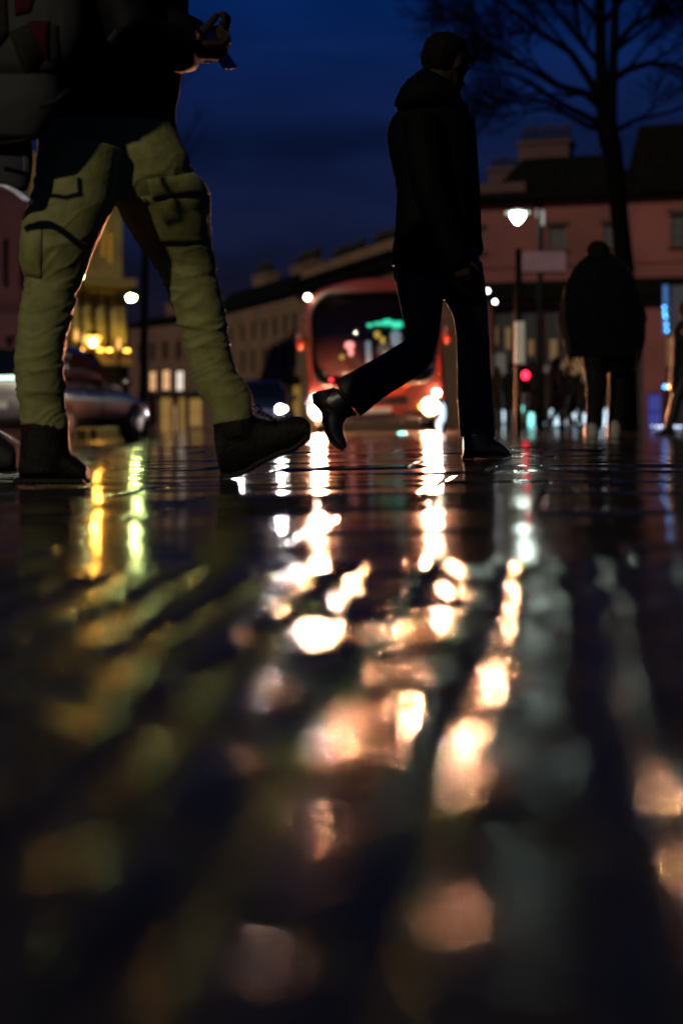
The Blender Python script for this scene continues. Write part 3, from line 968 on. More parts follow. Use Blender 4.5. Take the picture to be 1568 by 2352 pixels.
dress_shoe([(1062, 995, 1132, 995), (1063, 1020, 1136, 1022), (1064, 1040, 1138, 1040)],
           [(1063, 1004, 1063, 1050), (1090, 1002, 1090, 1050), (1120, 1004, 1120, 1050), (1138, 1012, 1138, 1050), (1156, 1023, 1156, 1049), (1169, 1034, 1169, 1046)],
           [(1061, 1046, 1061, 1054), (1085, 1046, 1085, 1054), (1088, 1046, 1088, 1050), (1120, 1047, 1120, 1053), (1150, 1047, 1150, 1053), (1172, 1042, 1172, 1048)], 5.74)
dress_shoe([(768, 888, 822, 952), (745, 902, 800, 958), (735, 915, 790, 965)],
           [(724, 900, 768, 890), (724, 926, 800, 945), (742, 948, 796, 958), (744, 972, 789, 974), (750, 996, 788, 992), (763, 1015, 794, 1008), (776, 1026, 797, 1020), (787, 1032, 796, 1028)],
           [(716, 905, 724, 903), (717, 927, 726, 924), (736, 948, 744, 944), (739, 970, 747, 968), (746, 998, 753, 994), (758, 1017, 766, 1010), (773, 1030, 780, 1021), (788, 1036, 790, 1028)], 5.56)


# --- walkers farther off
def walker(x, Y, h, yaw, stride, mats, label, group=None, coat_len=.48, hood=False, voxel=.018, bulk=1.0, seed=0):
    """an adult at (x, Y): mats = coat, trousers, shoes"""
    s = h / 1.75
    o = Vector((x, Y, gz(x, Y)))
    T = Matrix.Translation(o) @ Matrix.Rotation(yaw, 4, 'Z') @ Matrix.Scale(s, 4)
    t = lambda pts: [T @ Vector(p) for p in pts]
    b, hr = MB(), MB()
    head_shapes(b, hr, T @ Vector((.03, 0, 1.63)), .23 * s, yaw, R(10), neck_to=T @ Vector((0, 0, 1.40)), neck_r=.055 * s)
    b.tube(t([(0, 0, 1.43), (0, 0, 1.25), (0, 0, 1.0), (0, 0, .86)]), [.10 * s, .13 * s, .12 * s, .13 * s], 16, (1.25, .85))
    coat, trs = MB(), MB()
    coat.tube(t([(.0, 0, 1.50), (0, 0, 1.42), (-.01, 0, 1.25), (0, 0, 1.0), (0, 0, .95 - coat_len * .3), (0, 0, .95 - coat_len)]), [.09 * s, .165 * s * bulk, .19 * s * bulk, .185 * s * bulk, .20 * s * bulk, .205 * s * bulk], 18, (1.18, .8))
    trs.tube(t([(0, 0, 1.0), (0, 0, .9), (0, 0, .80)]), [.14 * s, .155 * s, .12 * s], 16, (1.15, .85))
    shoes = []
    for sd in (1, -1):
        sw = stride * sd
        hip, knee, ank = (0, .09 * sd, .88), (.42 * math.sin(sw) + .04, .09 * sd, .88 - .42 * math.cos(sw)), None
        sh = sw - (.45 if sd < 0 else 0.0) * abs(stride) * 2
        ank = (knee[0] + .40 * math.sin(sh), .09 * sd, max(.08, knee[2] - .40 * math.cos(sh)))
        b.tube(t([hip, knee, ank]), [.075 * s, .052 * s, .036 * s], 12)
        trs.tube(t([hip, knee, (ank[0], ank[1], ank[2] + .01)]), [.098 * s, .075 * s, .062 * s], 14)
        sm = MB()
        sm.rings([[T @ Vector((ank[0] + dx, ank[1] + wv * math.cos(2 * math.pi * k / 12), max(.002, ank[2] - .08) + hz * (.5 + .5 * math.sin(2 * math.pi * k / 12)))) for k in range(12)] for dx, wv, hz in ((-.09, .025, .05), (-.07, .038, .10), (.0, .042, .11), (.08, .046, .07), (.15, .042, .05), (.18, .025, .03))])
        shoes.append(sm)
        aw = -sw * .8
        shd, el = (0, .20 * sd * bulk, 1.38), (.26 * math.sin(aw) - .02, .25 * sd * bulk, 1.38 - .28)
        wr = (el[0] + .10 + .12 * math.sin(aw), .24 * sd * bulk, el[2] - .24)
        b.tube(t([shd, el, wr]), [.05 * s, .042 * s, .03 * s], 10)
        coat.tube(t([shd, el, wr]), [.075 * s, .062 * s, .052 * s], 12)
        rot = T.to_3x3()
        hand_shapes(b, T @ Vector(wr), rot @ Vector((.25, 0, -1)), rot @ Vector((0, sd, 0)), sd, .4, .95 * s)
    if hood:
        coat.ball(T @ Vector((-.06, 0, 1.56)), (.12 * s, .13 * s, .13 * s))
    p = fused_obj('person', b, voxel * .7, M['skin'], None, o, 1)
    tag(p, label, 'person', group)
    mesh_obj('hair', hr, M['hair'], p)
    fused_obj('coat', coat, voxel, mats[0], p, smooth_it=1, disp=folds(.008, 5, 8, 40 + seed))
    fused_obj('trousers', trs, voxel * .8, mats[1], p, smooth_it=1, disp=folds(.005, 5, 12, 50 + seed))
    for sm in shoes:
        mesh_obj('shoe', sm, mats[2], p)
    return p


# the broad figure seen from behind, right of the sign post
Y3 = 12.4
b3, h3 = MB(), MB()
head_shapes(b3, h3, P(1373, 594, Y3), .29, R(75), R(25), neck_to=P(1368, 640, Y3), neck_r=.06)
limb(b3, [(1335, 640, 1410, 640), (1315, 700, 1450, 700), (1320, 820, 1450, 820)], Y3, .55)
limb(b3, [(1340, 800, 1385, 800), (1352, 880, 1384, 880), (1352, 960, 1374, 960), (1345, 1006, 1372, 1006)], Y3 - .1, .8)
limb(b3, [(1398, 800, 1440, 800), (1402, 880, 1436, 880), (1402, 960, 1426, 960), (1396, 1006, 1424, 1004)], Y3 + .1, .8)
for sx, ex, wx in (((1312, 650), (1290, 735), (1306, 812)), ((1442, 640), (1474, 730), (1462, 812))):
    b3.tube([P(*sx, Y3), P(*ex, Y3 - .05), P(*wx, Y3 - .1)], [.055, .045, .032], 12)
    hand_shapes(b3, P(*wx, Y3 - .1), (0.05, .1, -1), (-1 if sx[0] < 1370 else 1, 0, 0), 1, .4, 1.0)
o3 = P(1385, 1008, Y3)
p3 = fused_obj('person', b3, .010, M['skin'], None, o3, 2)
tag(p3, 'broad person in a big dark coat and pale shoes walking away, head bowed', 'person')
fused_obj('hair', h3, .008, M['hair'], p3, smooth_it=1, disp=tousle)
c3 = MB()
limb(c3, [(1344, 588, 1402, 582), (1330, 602, 1418, 594), (1308, 630, 1440, 614), (1294, 668, 1462, 650), (1288, 705, 1474, 685), (1290, 745, 1481, 740), (1297, 790, 1478, 785), (1304, 822, 1470, 828)], Y3, .60, n=28)
fused_obj('coat', c3, .012, M['navy_cloth'], p3, smooth_it=2, disp=folds(.012, 4, 7, 61))
t3_ = MB()
limb(t3_, [(1322, 800, 1452, 805), (1330, 835, 1450, 838), (1350, 855, 1440, 855)], Y3, .5)
limb(t3_, [(1334, 820, 1394, 825), (1344, 875, 1394, 880), (1346, 930, 1386, 935), (1342, 985, 1378, 990)], Y3 - .1, .8)
limb(t3_, [(1392, 820, 1450, 825), (1396, 880, 1446, 882), (1396, 935, 1440, 938), (1392, 978, 1434, 982)], Y3 + .1, .8)
fused_obj('trousers', t3_, .011, M['black_cloth'], p3, smooth_it=2, disp=folds(.006, 4, 10, 63))
for (x0, x1, y0, y1, dy) in ((1340, 1374, 972, 1012, -.1), (1392, 1425, 965, 1010, .1)):
    sh3 = MB()
    limb(sh3, [(x0 + 6, y0, x1 - 6, y0), (x0 + 1, y0 + 14, x1 - 1, y0 + 14), (x0, y1 - 10, x1, y1 - 10), (x0 + 3, y1, x1 - 3, y1)], Y3 + dy, 1.5)
    fused_obj('shoe', sh3, .009, M['white_shoe'], p3, smooth_it=1)

dk = (M['black_cloth'], M['black_denim'], M['boot'])
walker((1580 - 784) / FPX * 17, 17, 1.62, R(160), .25, dk, 'person in black at the far right beside the blue light strip', None, .45, voxel=.02)
walker((347 - 784) / FPX * 58, 58, 1.75, R(200), .15, (M['maroon_cloth'], M['black_denim'], M['boot']), 'person in a maroon coat in front of the lit porch between the striding legs', None, .55, voxel=.03)
cw = [(1140, 40, 1.72, M['brown_cloth'], 'person in a brown coat nearest the black walker leg, by the shops'),
      (1172, 36, 1.66, M['black_cloth'], 'person in black just left of the sign post, by the shops'),
      (1222, 38, 1.78, M['maroon_cloth'], 'person in a maroon coat just right of the sign post, by the shops'),
      (1250, 42, 1.60, M['brown_cloth'], 'short person in a brown coat in the middle of the crowd by the shops'),
      (1276, 35, 1.76, M['maroon_cloth'], 'tall person in a reddish coat in the crowd by the shops'),
      (1304, 39, 1.70, M['black_cloth'], 'person in black close to the left side of the broad figure'),
      (1328, 44, 1.68, M['brown_cloth'], 'person in a brown coat partly hidden by the broad figure')]
for k, (px, Y, h, cm, lab) in enumerate(cw):
    walker((px - 784) / FPX * Y, Y, h, R(random.choice((10, 80, 100, 170, 200))), .12 + .05 * (k % 3), (cm, M['black_denim'], M['boot']), lab, 'people gathered by the shops', .4 + .08 * (k % 3), k % 2 == 0, .028, 1.0, k)
# ------------------------------------------------------------------ buildings
class Facade:
    """a building front from A to B (ground points, left to right as seen from the square)"""

    def __init__(self, A, B, z0):
        self.A, self.d = Vector((A[0], A[1], z0)), Vector((B[0] - A[0], B[1] - A[1], 0))
        self.L = self.d.length
        self.d.normalize()
        self.n = Vector((self.d.y, -self.d.x, 0))

    def p(self, u, v, w):
        return self.A + self.d * u + Vector((0, 0, v)) + self.n * w

    def box(self, mb, u0, u1, v0, v1, w0, w1):
        q = MB().box(u0, u1, w0, w1, v0, v1)
        mb.add([self.p(a.x, a.z, a.y) for a in q.v], q.f)
        return mb

    def u_of(self, px):
        """distance along the front where a sight line crosses it"""
        k = (px - 784) / FPX
        # A.x + u d.x = k (A.y + u d.y)
        return (k * self.A.y - self.A.x) / (self.d.x - k * self.d.y)

    def v_of(self, px, py):
        u = self.u_of(px)
        Y = self.A.y + u * self.d.y
        return CAM_Z + (HOR - py) / FPX * Y - self.A.z

    def wall(self, parent, m, H, holes, deep=7.0, u0=0.0, u1=None, rev=.22):
        u1 = self.L if u1 is None else u1
        us = sorted({u0, u1, *[h[0] for h in holes], *[h[1] for h in holes]})
        vs = sorted({0.0, H, *[h[2] for h in holes], *[h[3] for h in holes]})
        mb = MB()
        for a, b_ in zip(us[:-1], us[1:]):
            for c, d in zip(vs[:-1], vs[1:]):
                cu, cv = (a + b_) / 2, (c + d) / 2
                if any(h[0] < cu < h[1] and h[2] < cv < h[3] for h in holes):
                    continue
                mb.add([self.p(a, c, 0), self.p(b_, c, 0), self.p(b_, d, 0), self.p(a, d, 0)], [(0, 1, 2, 3)])
        for h in holes:
            c = [(h[0], h[2]), (h[1], h[2]), (h[1], h[3]), (h[0], h[3])]
            for k in range(4):
                q0, q1 = c[k], c[(k + 1) % 4]
                mb.add([self.p(*q0, 0), self.p(*q1, 0), self.p(*q1, -rev), self.p(*q0, -rev)], [(0, 1, 2, 3)])
        c = [(u0, 0), (u1, 0), (u1, H), (u0, H)]
        for k in range(4):
            q0, q1 = c[k], c[(k + 1) % 4]
            mb.add([self.p(*q0, 0), self.p(*q1, 0), self.p(*q1, -rev), self.p(*q0, -rev)], [(0, 1, 2, 3)])
        self.box(mb, u0, u1, 0, H, -rev, -deep)
        return mesh_obj('wall', mb, m, parent, sm=False)

    def window(self, parent, h, m, bars=(1, 2), name='window', fm=None):
        mb = MB()
        self.box(mb, h[0] + .01, h[1] - .01, h[2] + .01, h[3] - .01, -.20, -.17)
        w = mesh_obj(name, mb, m, parent, sm=False)
        fb = MB()
        t = .05
        for a, b_ in ((h[0], h[0] + t), (h[1] - t, h[1])):
            self.box(fb, a + .002, b_ - .002, h[2] + .002, h[3] - .002, -.165, -.10)
        for a, b_ in ((h[2], h[2] + t), (h[3] - t, h[3])):
            self.box(fb, h[0] + t, h[1] - t, a + .002, b_ - .002, -.165, -.103)
        for k in range(bars[0]):
            u = h[0] + (h[1] - h[0]) * (k + 1) / (bars[0] + 1)
            self.box(fb, u - .02, u + .02, h[2] + t, h[3] - t, -.165, -.11)
        for k in range(bars[1]):
            v = h[2] + (h[3] - h[2]) * (k + 1) / (bars[1] + 1)
            self.box(fb, h[0] + t, h[1] - t, v - .02, v + .02, -.165, -.115)
        mesh_obj('frame', fb, fm or M['frame'], w, sm=False)
        return w

    def prism(self, prof, u0, u1):
        """outline in (w, v) swept along the front"""
        a = [self.p(u0, v, w) for w, v in prof]
        b_ = [self.p(u1, v, w) for w, v in prof]
        return MB().rings([a, b_])

    def chimney(self, parent, u0, u1, v0, v1, m, npots, w0=-2.6, w1=-3.5, pot=.55):
        mb = MB()
        self.box(mb, u0, u1, v0, v1, w1, w0)
        self.box(mb, u0 - .1, u1 + .1, v1, v1 + .18, w1 - .1, w0 + .1)
        c = mesh_obj('chimney', mb, m, parent, sm=False)
        for k in range(npots):
            u = u0 + (u1 - u0) * (k + .5) / npots
            q = MB()
            c0 = self.p(u, v1 + .18, (w0 + w1) / 2)
            hh = pot * (1 + .25 * ((k * 7) % 3 - 1) * .5)
            rr = min(.20, (u1 - u0) / npots * .40)
            q.tube([c0, c0 + Vector((0, 0, hh * .75)), c0 + Vector((0, 0, hh * .78)), c0 + Vector((0, 0, hh))], [rr, rr * .8, rr * 1.05, rr], 10)
            mesh_obj('chimney_pot', q, M['pot'], c)
        return c


def at(px, Y):
    return ((px - 784) / FPX * Y, Y)


def grid_windows(F, pxs, rows, wdt, skip=()):
    out = []
    for r, (v0, v1) in enumerate(rows):
        for px in pxs:
            u = F.u_of(px)
            if (r, px) in skip:
                continue
            out.append((u - wdt / 2, u + wdt / 2, v0, v1))
    return out


# terrace A, farthest: lit porch and three lit windows
A0, A1, A2, A3 = at(296, 118), at(486, 108), at(690, 88), at(925, 71)
F = Facade(A0, A1, -1.2)
bA = empty('terrace_house', (A0[0], A0[1], -1.2), 'far rose brown terrace house with a glowing ochre porch and three lit windows', 'building')
vw = lambda py: F.v_of(390, py)
lit = [(F.u_of(341), F.u_of(357), vw(896), vw(851)), (F.u_of(371), F.u_of(389), vw(896), vw(849)), (F.u_of(402), F.u_of(420), vw(898), vw(853))]
up = grid_windows(F, [322, 350, 380, 410, 440, 468], [(vw(826), vw(784))], .75)
low = [(F.u_of(366), F.u_of(392), vw(992), vw(912)), (F.u_of(397), F.u_of(405), vw(992), vw(930)), (F.u_of(408), F.u_of(424), vw(992), vw(912)), (F.u_of(432), F.u_of(462), vw(980), vw(915))]
F.wall(bA, M['stone_rose'], vw(740), lit + up + low)
for h, m in zip(lit, ('warm', 'warm', 'warm_white')):
    F.window(bA, h, E[m], (1, 1))
for h in up:
    F.window(bA, h, M['dark_pane'])
for h, m in zip(low, (E['ochre'], E['warm'], E['ochre'], E['ochre'])):
    F.window(bA, h, m, (1, 1), 'porch_light')
q = MB()
F.box(q, F.u_of(330), F.u_of(478), vw(908), vw(900), 0.004, .55)
mesh_obj('porch_roof', q, M['frame'], bA, sm=False)
q = F.prism([(.35, vw(742)), (.35, vw(738)), (-2.2, vw(716)), (-6.8, vw(716)), (-6.8, vw(742))], -.1, F.L + .05)
mesh_obj('roof', q, M['slate'], bA, sm=False)
for a, b_ in ((318, 344), (404, 430)):
    F.chimney(bA, F.u_of(a), F.u_of(b_), vw(735), vw(690), M['stone_rose'], 4, pot=.6)

# terrace B
F = Facade(A1, A2, -1.0)
bB = empty('terrace_house', (A1[0], A1[1], -1.0), 'brown terrace house with slate roof and two chimneys, left of the taller one', 'building')
F1 = F
H = F.v_of(600, 696)
rows = [(F.v_of(600, 850), F.v_of(600, 800)), (F.v_of(600, 778), F.v_of(600, 736))]
holes = grid_windows(F, [505, 530, 556, 581, 606, 630, 653, 676], rows, .95)
shop = [(F.u_of(668), F.u_of(692), F.v_of(680, 970), F.v_of(680, 882)), (F.u_of(560), F.u_of(612), F.v_of(586, 970), F.v_of(586, 905))]
F.wall(bB, M['stone_brown'], H, holes + shop)
for h in holes:
    F.window(bB, h, M['dark_pane'])
F.window(bB, shop[0], E['ochre'], (1, 1), 'shop_window')
F.window(bB, shop[1], M['dark_pane'], (3, 1), 'shop_window')
q = MB()
F.box(q, F.u_of(500), F.L - .05, F.v_of(600, 892), F.v_of(600, 872), .004, .7)
mesh_obj('fascia', q, M['awning'], bB, sm=False)
q = F.prism([(.30, H), (.30, H + .18), (-1.6, H + 1.75), (-6.5, H + 1.75), (-6.5, H)], 0, F.L - .02)
mesh_obj('roof', q, M['slate'], bB, sm=False)
for a, b_, yt in ((503, 532, 622), (584, 634, 598)):
    F.chimney(bB, F.u_of(a), F.u_of(b_), H + .5, F.v_of((a + b_) / 2, yt + 10), M['stone_brown'], 4 if a < 550 else 6, pot=.8)

# terrace C with an attic storey
F = Facade(A2, A3, -.9)
bC = empty('terrace_house', (A2[0], A2[1], -.9), 'taller brown terrace house with attic storey and three chimneys above the bus roof', 'building')
H = F.v_of(800, 645)
HT = F.v_of(800, 582)
rows = [(F.v_of(800, 820), F.v_of(800, 765)), (F.v_of(800, 735), F.v_of(800, 680))]
holes = grid_windows(F, [712, 742, 774, 806, 840, 874, 905], rows, 1.0)
F.wall(bC, M['stone_brown'], H, holes)
for h in holes:
    F.window(bC, h, M['dark_pane'])
q = MB()
F.box(q, -.15, F.L + .1, H + .004, H + .5, -5, .55)
F.box(q, -.25, F.L + .15, H + .5, H + .72, -5, .75)
mesh_obj('cornice', q, M['slate'], bC, sm=False)
q = MB()
F.box(q, 0, F.L, H + .724, HT, -5.5, -.05)
mesh_obj('attic_wall', q, M['stone_brown'], bC, sm=False)
q = F.prism([(-.10, HT), (-.10, HT + .1), (-2.5, HT + .45), (-5.4, HT + .45), (-5.4, HT)], .1, F.L - .1)
mesh_obj('roof', q, M['slate'], bC, sm=False)
for a, b_, yt in ((661, 726, 570), (745, 804, 540), (868, 925, 488)):
    F.chimney(bC, F.u_of(a), F.u_of(b_), HT - .6, F.v_of((a + b_) / 2, yt + 22), M['stone_pink_dark'] if a > 800 else M['stone_brown'], 6, pot=.75)

# right-hand building with the big chimney
D0, D1 = at(1050, 61), at(1760, 57)
F = Facade(D0, D1, -.05)
bD = empty('corner_building', (D0[0], D0[1], -.05), 'pink rendered corner building with dark mansard roof and large chimney stack, behind the street lamp', 'building')
V = lambda py: F.v_of(1250, py)
uu = F.u_of
up = [(uu(1259), uu(1298), V(573), V(520)), (uu(1385), uu(1420), V(573), V(520)), (uu(1540), uu(1580), V(575), V(505)), (uu(1650), uu(1690), V(575), V(505)), (uu(1085), uu(1110), V(573), V(520))]
gl_ = [(uu(a), uu(b_), V(986), V(y1)) for a, b_, y1 in ((1128, 1180, 705), (1188, 1240, 705), (1248, 1300, 705), (1310, 1400, 705), (1420, 1475, 720), (1484, 1518, 905), (1530, 1600, 720))]
F.wall(bD, M['stone_pink'], V(455), up + gl_, rev=.3)
for h in up:
    F.window(bD, h, M['dark_pane'])
for h in up:
    q = MB()
    F.box(q, h[0] - .12, h[1] + .12, h[2] - .14, h[2] - .004, .004, .16)
    mesh_obj('sill', q, M['stone_pink_dark'], bD, sm=False)
    q = MB()
    F.box(q, h[0] - .14, h[1] + .14, h[3] + .004, h[3] + .20, .004, .10)
    mesh_obj('lintel', q, M['stone_pink_dark'], bD, sm=False)
q = MB()
F.box(q, -.1, F.L, V(612), V(605), .004, .09)
mesh_obj('string_course', q, M['stone_pink'], bD, sm=False)
q = MB().tube([F.p(0, V(458), .58), F.p(F.L, V(458), .58)], .07, 8)
mesh_obj('gutter', q, M['iron'], bD)
for k, h in enumerate(gl_):
    F.window(bD, h, E['blue_deep'] if k == 5 else M['dark_pane'], (2, 1), 'shop_window', M['awning'])
# things glowing inside the shop fronts
def shop_lights(mat_, name, rects, w=-.14):
    for a, b_, y0, y1 in rects:
        q = MB()
        F.box(q, uu(a), uu(b_), V(y1), V(y0), w, w + .04)
        mesh_obj(name, q, mat_, bD, sm=False)
shop_lights(E['shop_cool'], 'display_light', [(1150, 1157, 905, 970), (1177, 1184, 950, 968), (1224, 1238, 905, 955), (1236, 1250, 955, 985), (1262, 1282, 930, 980), (1286, 1300, 915, 985), (1312, 1324, 925, 992), (1326, 1346, 950, 994), (1376, 1382, 925, 985), (1386, 1392, 940, 985)], -.1)
shop_lights(E['shop_teal'], 'display_light', [(1198, 1206, 932, 946), (1212, 1224, 936, 976)], -.1)
shop_lights(E['shop_warm'], 'display_light', [(1133, 1141, 748, 790), (1160, 1172, 750, 800), (1212, 1224, 780, 815), (1262, 1278, 780, 830), (1290, 1318, 830, 900), (1320, 1340, 830, 870), (1500, 1560, 780, 845)], -.1)
shop_lights(E['shop_grey'], 'display_light', [(1140, 1250, 688, 702), (1130, 1160, 810, 900), (1180, 1300, 840, 985), (1315, 1342, 840, 900)], -.12)
q = MB()
F.box(q, uu(1120), uu(1800), V(690), V(650), .006, .9)
mesh_obj('fascia', q, M['awning'], bD, sm=False)
q = MB()
F.box(q, uu(1545), uu(1800), V(762), V(670), .91, 1.05)
mesh_obj('sign_board', q, mat('dark_blue_board', (.01, .02, .06), .5), bD, sm=False)
q = MB()
F.box(q, uu(1527), uu(1538), V(775), V(668), .92, 1.0)
ls = mesh_obj('light_strip', q, E['blue'], bD, sm=False)
bead = emit('blue_bead', (.10, .45, 1.0), 9)
for px, py in ((1530, 717), (1531, 730), (1533, 738), (1535, 755), (1536, 768)):
    mesh_obj('bead', MB().ball(F.p(uu(px), V(py), 1.06), .045, 10, 6), bead, ls)
q = MB()
F.box(q, -.2, F.L, V(456) + .004, V(441), -6, .5)
mesh_obj('cornice', q, M['slate'], bD, sm=False)
q = MB()
F.box(q, .1, uu(1205), V(441) + .004, V(414), -5, -.1)
mesh_obj('parapet', q, M['stone_pink_dark'], bD, sm=False)
def hip(u0, u1, v0, v1, w0, w1, inset_u, inset_w):
    a = [F.p(u0, v0, w0), F.p(u1, v0, w0), F.p(u1, v0, w1), F.p(u0, v0, w1)]
    b_ = [F.p(u0 + inset_u, v1, w0 - inset_w), F.p(u1 - inset_u, v1, w0 - inset_w), F.p(u1 - inset_u, v1, w1 + inset_w), F.p(u0 + inset_u, v1, w1 + inset_w)]
    return MB().rings([a, b_])
q = hip(uu(1112), uu(1460), V(440) + .008, V(340), -.6, -9, 1.2, 1.6)
rD = mesh_obj('roof', q, M['slate'], bD, sm=False)
q = hip(uu(1425), uu(1800), V(440) + .01, V(288), -.5, -10, .6, .8)
mesh_obj('roof', q, M['slate'], bD, sm=False)
q = MB()
F.box(q, uu(1419), uu(1428), V(417), V(396), -.55, -.40)
mesh_obj('attic_window', q, E['shop_warm'], bD, sm=False)
F.chimney(bD, uu(1162), uu(1282), V(420), V(303), M['stone_pink_dark'], 9, -2.6, -3.9, pot=.75)
F.chimney(bD, uu(1095), uu(1160), V(420), V(366), M['stone_pink_dark'], 5, -2.2, -3.2, pot=.5)
q = MB()
q.tube([F.p(uu(1241), 0, .12), F.p(uu(1241), V(460), .12)], .07, 10)
mesh_obj('drainpipe', q, M['iron'], bD)

# left-hand pink building
E0, E1 = at(-420, 37), at(66, 42)
F = Facade(E0, E1, -.9)
bE = empty('town_house', (E0[0], E0[1], -.9), 'mauve pink rendered town house at the left edge behind the olive trousers', 'building')
holes = [(F.u_of(a), F.u_of(b_), F.v_of(20, y0), F.v_of(20, y1)) for a, b_, y0, y1 in ((8, 24, 660, 548), (14, 34, 840, 770), (46, 60, 660, 548), (-60, -36, 660, 548), (-130, -106, 660, 548), (-60, -36, 840, 770), (-60, -36, 430, 330), (8, 24, 430, 330), (46, 60, 430, 330))]
F.wall(bE, M['stone_left'], F.v_of(20, 240), holes, deep=4.5)
for h in holes:
    F.window(bE, h, M['dark_pane'])
Hh = F.v_of(20, 240)
q = F.prism([(.4, Hh + .004), (.4, Hh + .2), (-2, Hh + 1.2), (-4.4, Hh + 1.2), (-4.4, Hh + .004)], -.1, F.L + .1)
mesh_obj('roof', q, M['slate'], bE, sm=False)
q = MB()
F.box(q, 0, F.L + .1, F.v_of(20, 698), F.v_of(20, 688), .004, .12)
mesh_obj('string_course', q, M['stone_left'], bE, sm=False)

# floodlit golden building
G0, G1 = at(40, 72), at(281, 75)
F = Facade(G0, G1, -.8)
bG = empty('floodlit_hall', (G0[0], G0[1], -.8), 'tall golden floodlit stone building with columns between the striding legs', 'building')
V = lambda py: F.v_of(220, py)
uu = F.u_of
tw = [(uu(234), uu(245), V(590), V(500)), (uu(250), uu(261), V(602), V(530))]
lo = [(uu(a), uu(b_), V(800), V(680)) for a, b_ in ((60, 76), (90, 106), (120, 136), (150, 166), (176, 184), (206, 216), (240, 252))]
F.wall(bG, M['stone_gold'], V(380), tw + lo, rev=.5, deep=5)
for h in tw:
    F.window(bG, h, E['win_orange'], (1, 3))
for h in lo:
    F.window(bG, h, M['dark_pane'], (1, 3))
for a in (52, 83, 113, 143, 171, 195, 228, 262, 275):
    q = MB()
    q.tube([F.p(uu(a), V(810), .25), F.p(uu(a), V(672), .25)], [.30, .25], 14)
    F.box(q, uu(a) - .36, uu(a) + .36, V(672), V(664), .02, .62)
    F.box(q, uu(a) - .36, uu(a) + .36, V(818), V(810), .02, .62)
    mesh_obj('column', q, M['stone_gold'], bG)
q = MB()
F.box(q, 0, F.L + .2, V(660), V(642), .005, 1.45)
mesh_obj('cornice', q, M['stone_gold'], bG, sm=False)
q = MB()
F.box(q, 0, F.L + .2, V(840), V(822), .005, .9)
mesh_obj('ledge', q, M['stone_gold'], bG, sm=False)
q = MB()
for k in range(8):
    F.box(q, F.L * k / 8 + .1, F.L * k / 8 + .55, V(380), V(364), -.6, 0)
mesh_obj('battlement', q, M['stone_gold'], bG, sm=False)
# floodlights on the ledge
for px, pw in ((172, 12), (212, 16), (232, 14), (272, 16)):
    q = MB()
    c = F.p(uu(px), V(806), 1.15)
    q.cyl(c, (0, 0, 1), .14, .12)
    fl = mesh_obj('floodlight', q, E['amber'], bG)
    ld = bpy.data.lights.new('floodlight_beam', 'SPOT')
    lo_ = bpy.data.objects.new('floodlight_beam', ld)
    COL.objects.link(lo_)
    lo_.parent = fl
    lo_.location = (c + Vector((0, 0, .12))) - WORLD[fl.name]
    ld.energy = pw * 2
    ld.color = (1.0, .80, .18)
    ld.spot_size = R(120)
    ld.spot_blend = .9
    ld.shadow_soft_size = .08
    lo_.rotation_euler = (-F.n * .32 + Vector((0, 0, 1))).to_track_quat('-Z', 'Y').to_euler()

# ------------------------------------------------------------------ bus
BUSY = 24.7
bo = Vector(((866 - 784) / FPX * BUSY, BUSY, -.03))
bus = empty('bus', bo, 'red single decker bus with blazing headlights facing the square', 'bus')
BT = Matrix.Translation(bo) @ Matrix.Rotation(R(2.4), 4, 'Y').inverted() @ Matrix.Rotation(R(-2.0), 4, 'Z')


def bpart(name, mb, m, parent=bus, sm=True):
    mb.xform(BT)
    return mesh_obj(name, mb, m, parent, sm=sm)


def outline(hw, z0, z1, r0, r1, crown, n=10):
    """rounded front outline in x,z, with a crowned roof"""
    pts = []
    for cx, cz, r, a0 in ((hw - r0, z0 + r0, r0, -90), (hw - r1, z1 - r1, r1, 0), (-hw + r1, z1 - r1, r1, 90), (-hw + r0, z0 + r0, r0, 180)):
        for k in range(n + 1):
            a = R(a0 + 90 * k / n)
            pts.append((cx + r * math.cos(a), cz + r * math.sin(a)))
        if a0 == 0:
            for k in range(1, 8):
                t = k / 8
                pts.append((cx + (-2 * cx) * t, cz + r))
    return [(x, z + (crown * (1 - (x / hw) ** 2) if z > (z0 + z1) / 2 else 0)) for x, z in pts]


def front_y(x, z):
    return .16 * (abs(x) / 1.22) ** 2.4 + .10 * max(0, (z - 1.2) / 1.4) ** 2


body_rings = []
for y, sc_ in ((0, .955), (.03, .985), (.12, 1.0), (10.5, 1.0), (10.6, .98)):
    o = outline(1.20 * sc_, .30 + (1 - sc_), 2.42 - (1 - sc_) * 1.4, .16, .34, .27)
    body_rings.append([Vector((x, y + (front_y(x, z) if y < 1 else 0), z)) for x, z in o])
mb = MB().rings(body_rings)
bodyo = bpart('body', mb, M['bus_red'])


def front_panel(pts, t, off):
    """flat panel following the curved front"""
    c = [Vector((x, front_y(x, z) - off, z)) for x, z in pts]
    d = [p + Vector((0, t, 0)) for p in c]
    return MB().rings([c, d])


def rrect(x0, x1, z0, z1, r, n=8, crown=0):
    pts = []
    for cx, cz, a0 in ((x1 - r, z0 + r, -90), (x1 - r, z1 - r, 0), (x0 + r, z1 - r, 90), (x0 + r, z0 + r, 180)):
        for k in range(n + 1):
            a = R(a0 + 90 * k / n)
            pts.append((cx + r * math.cos(a), cz + r * math.sin(a)))
    hw = (x1 - x0) / 2
    return [(x, z + (crown * (1 - (x / hw) ** 2) if z > (z0 + z1) / 2 else 0)) for x, z in pts]


wsc = rrect(-1.06, 1.06, .84, 2.30, .30, crown=.22)
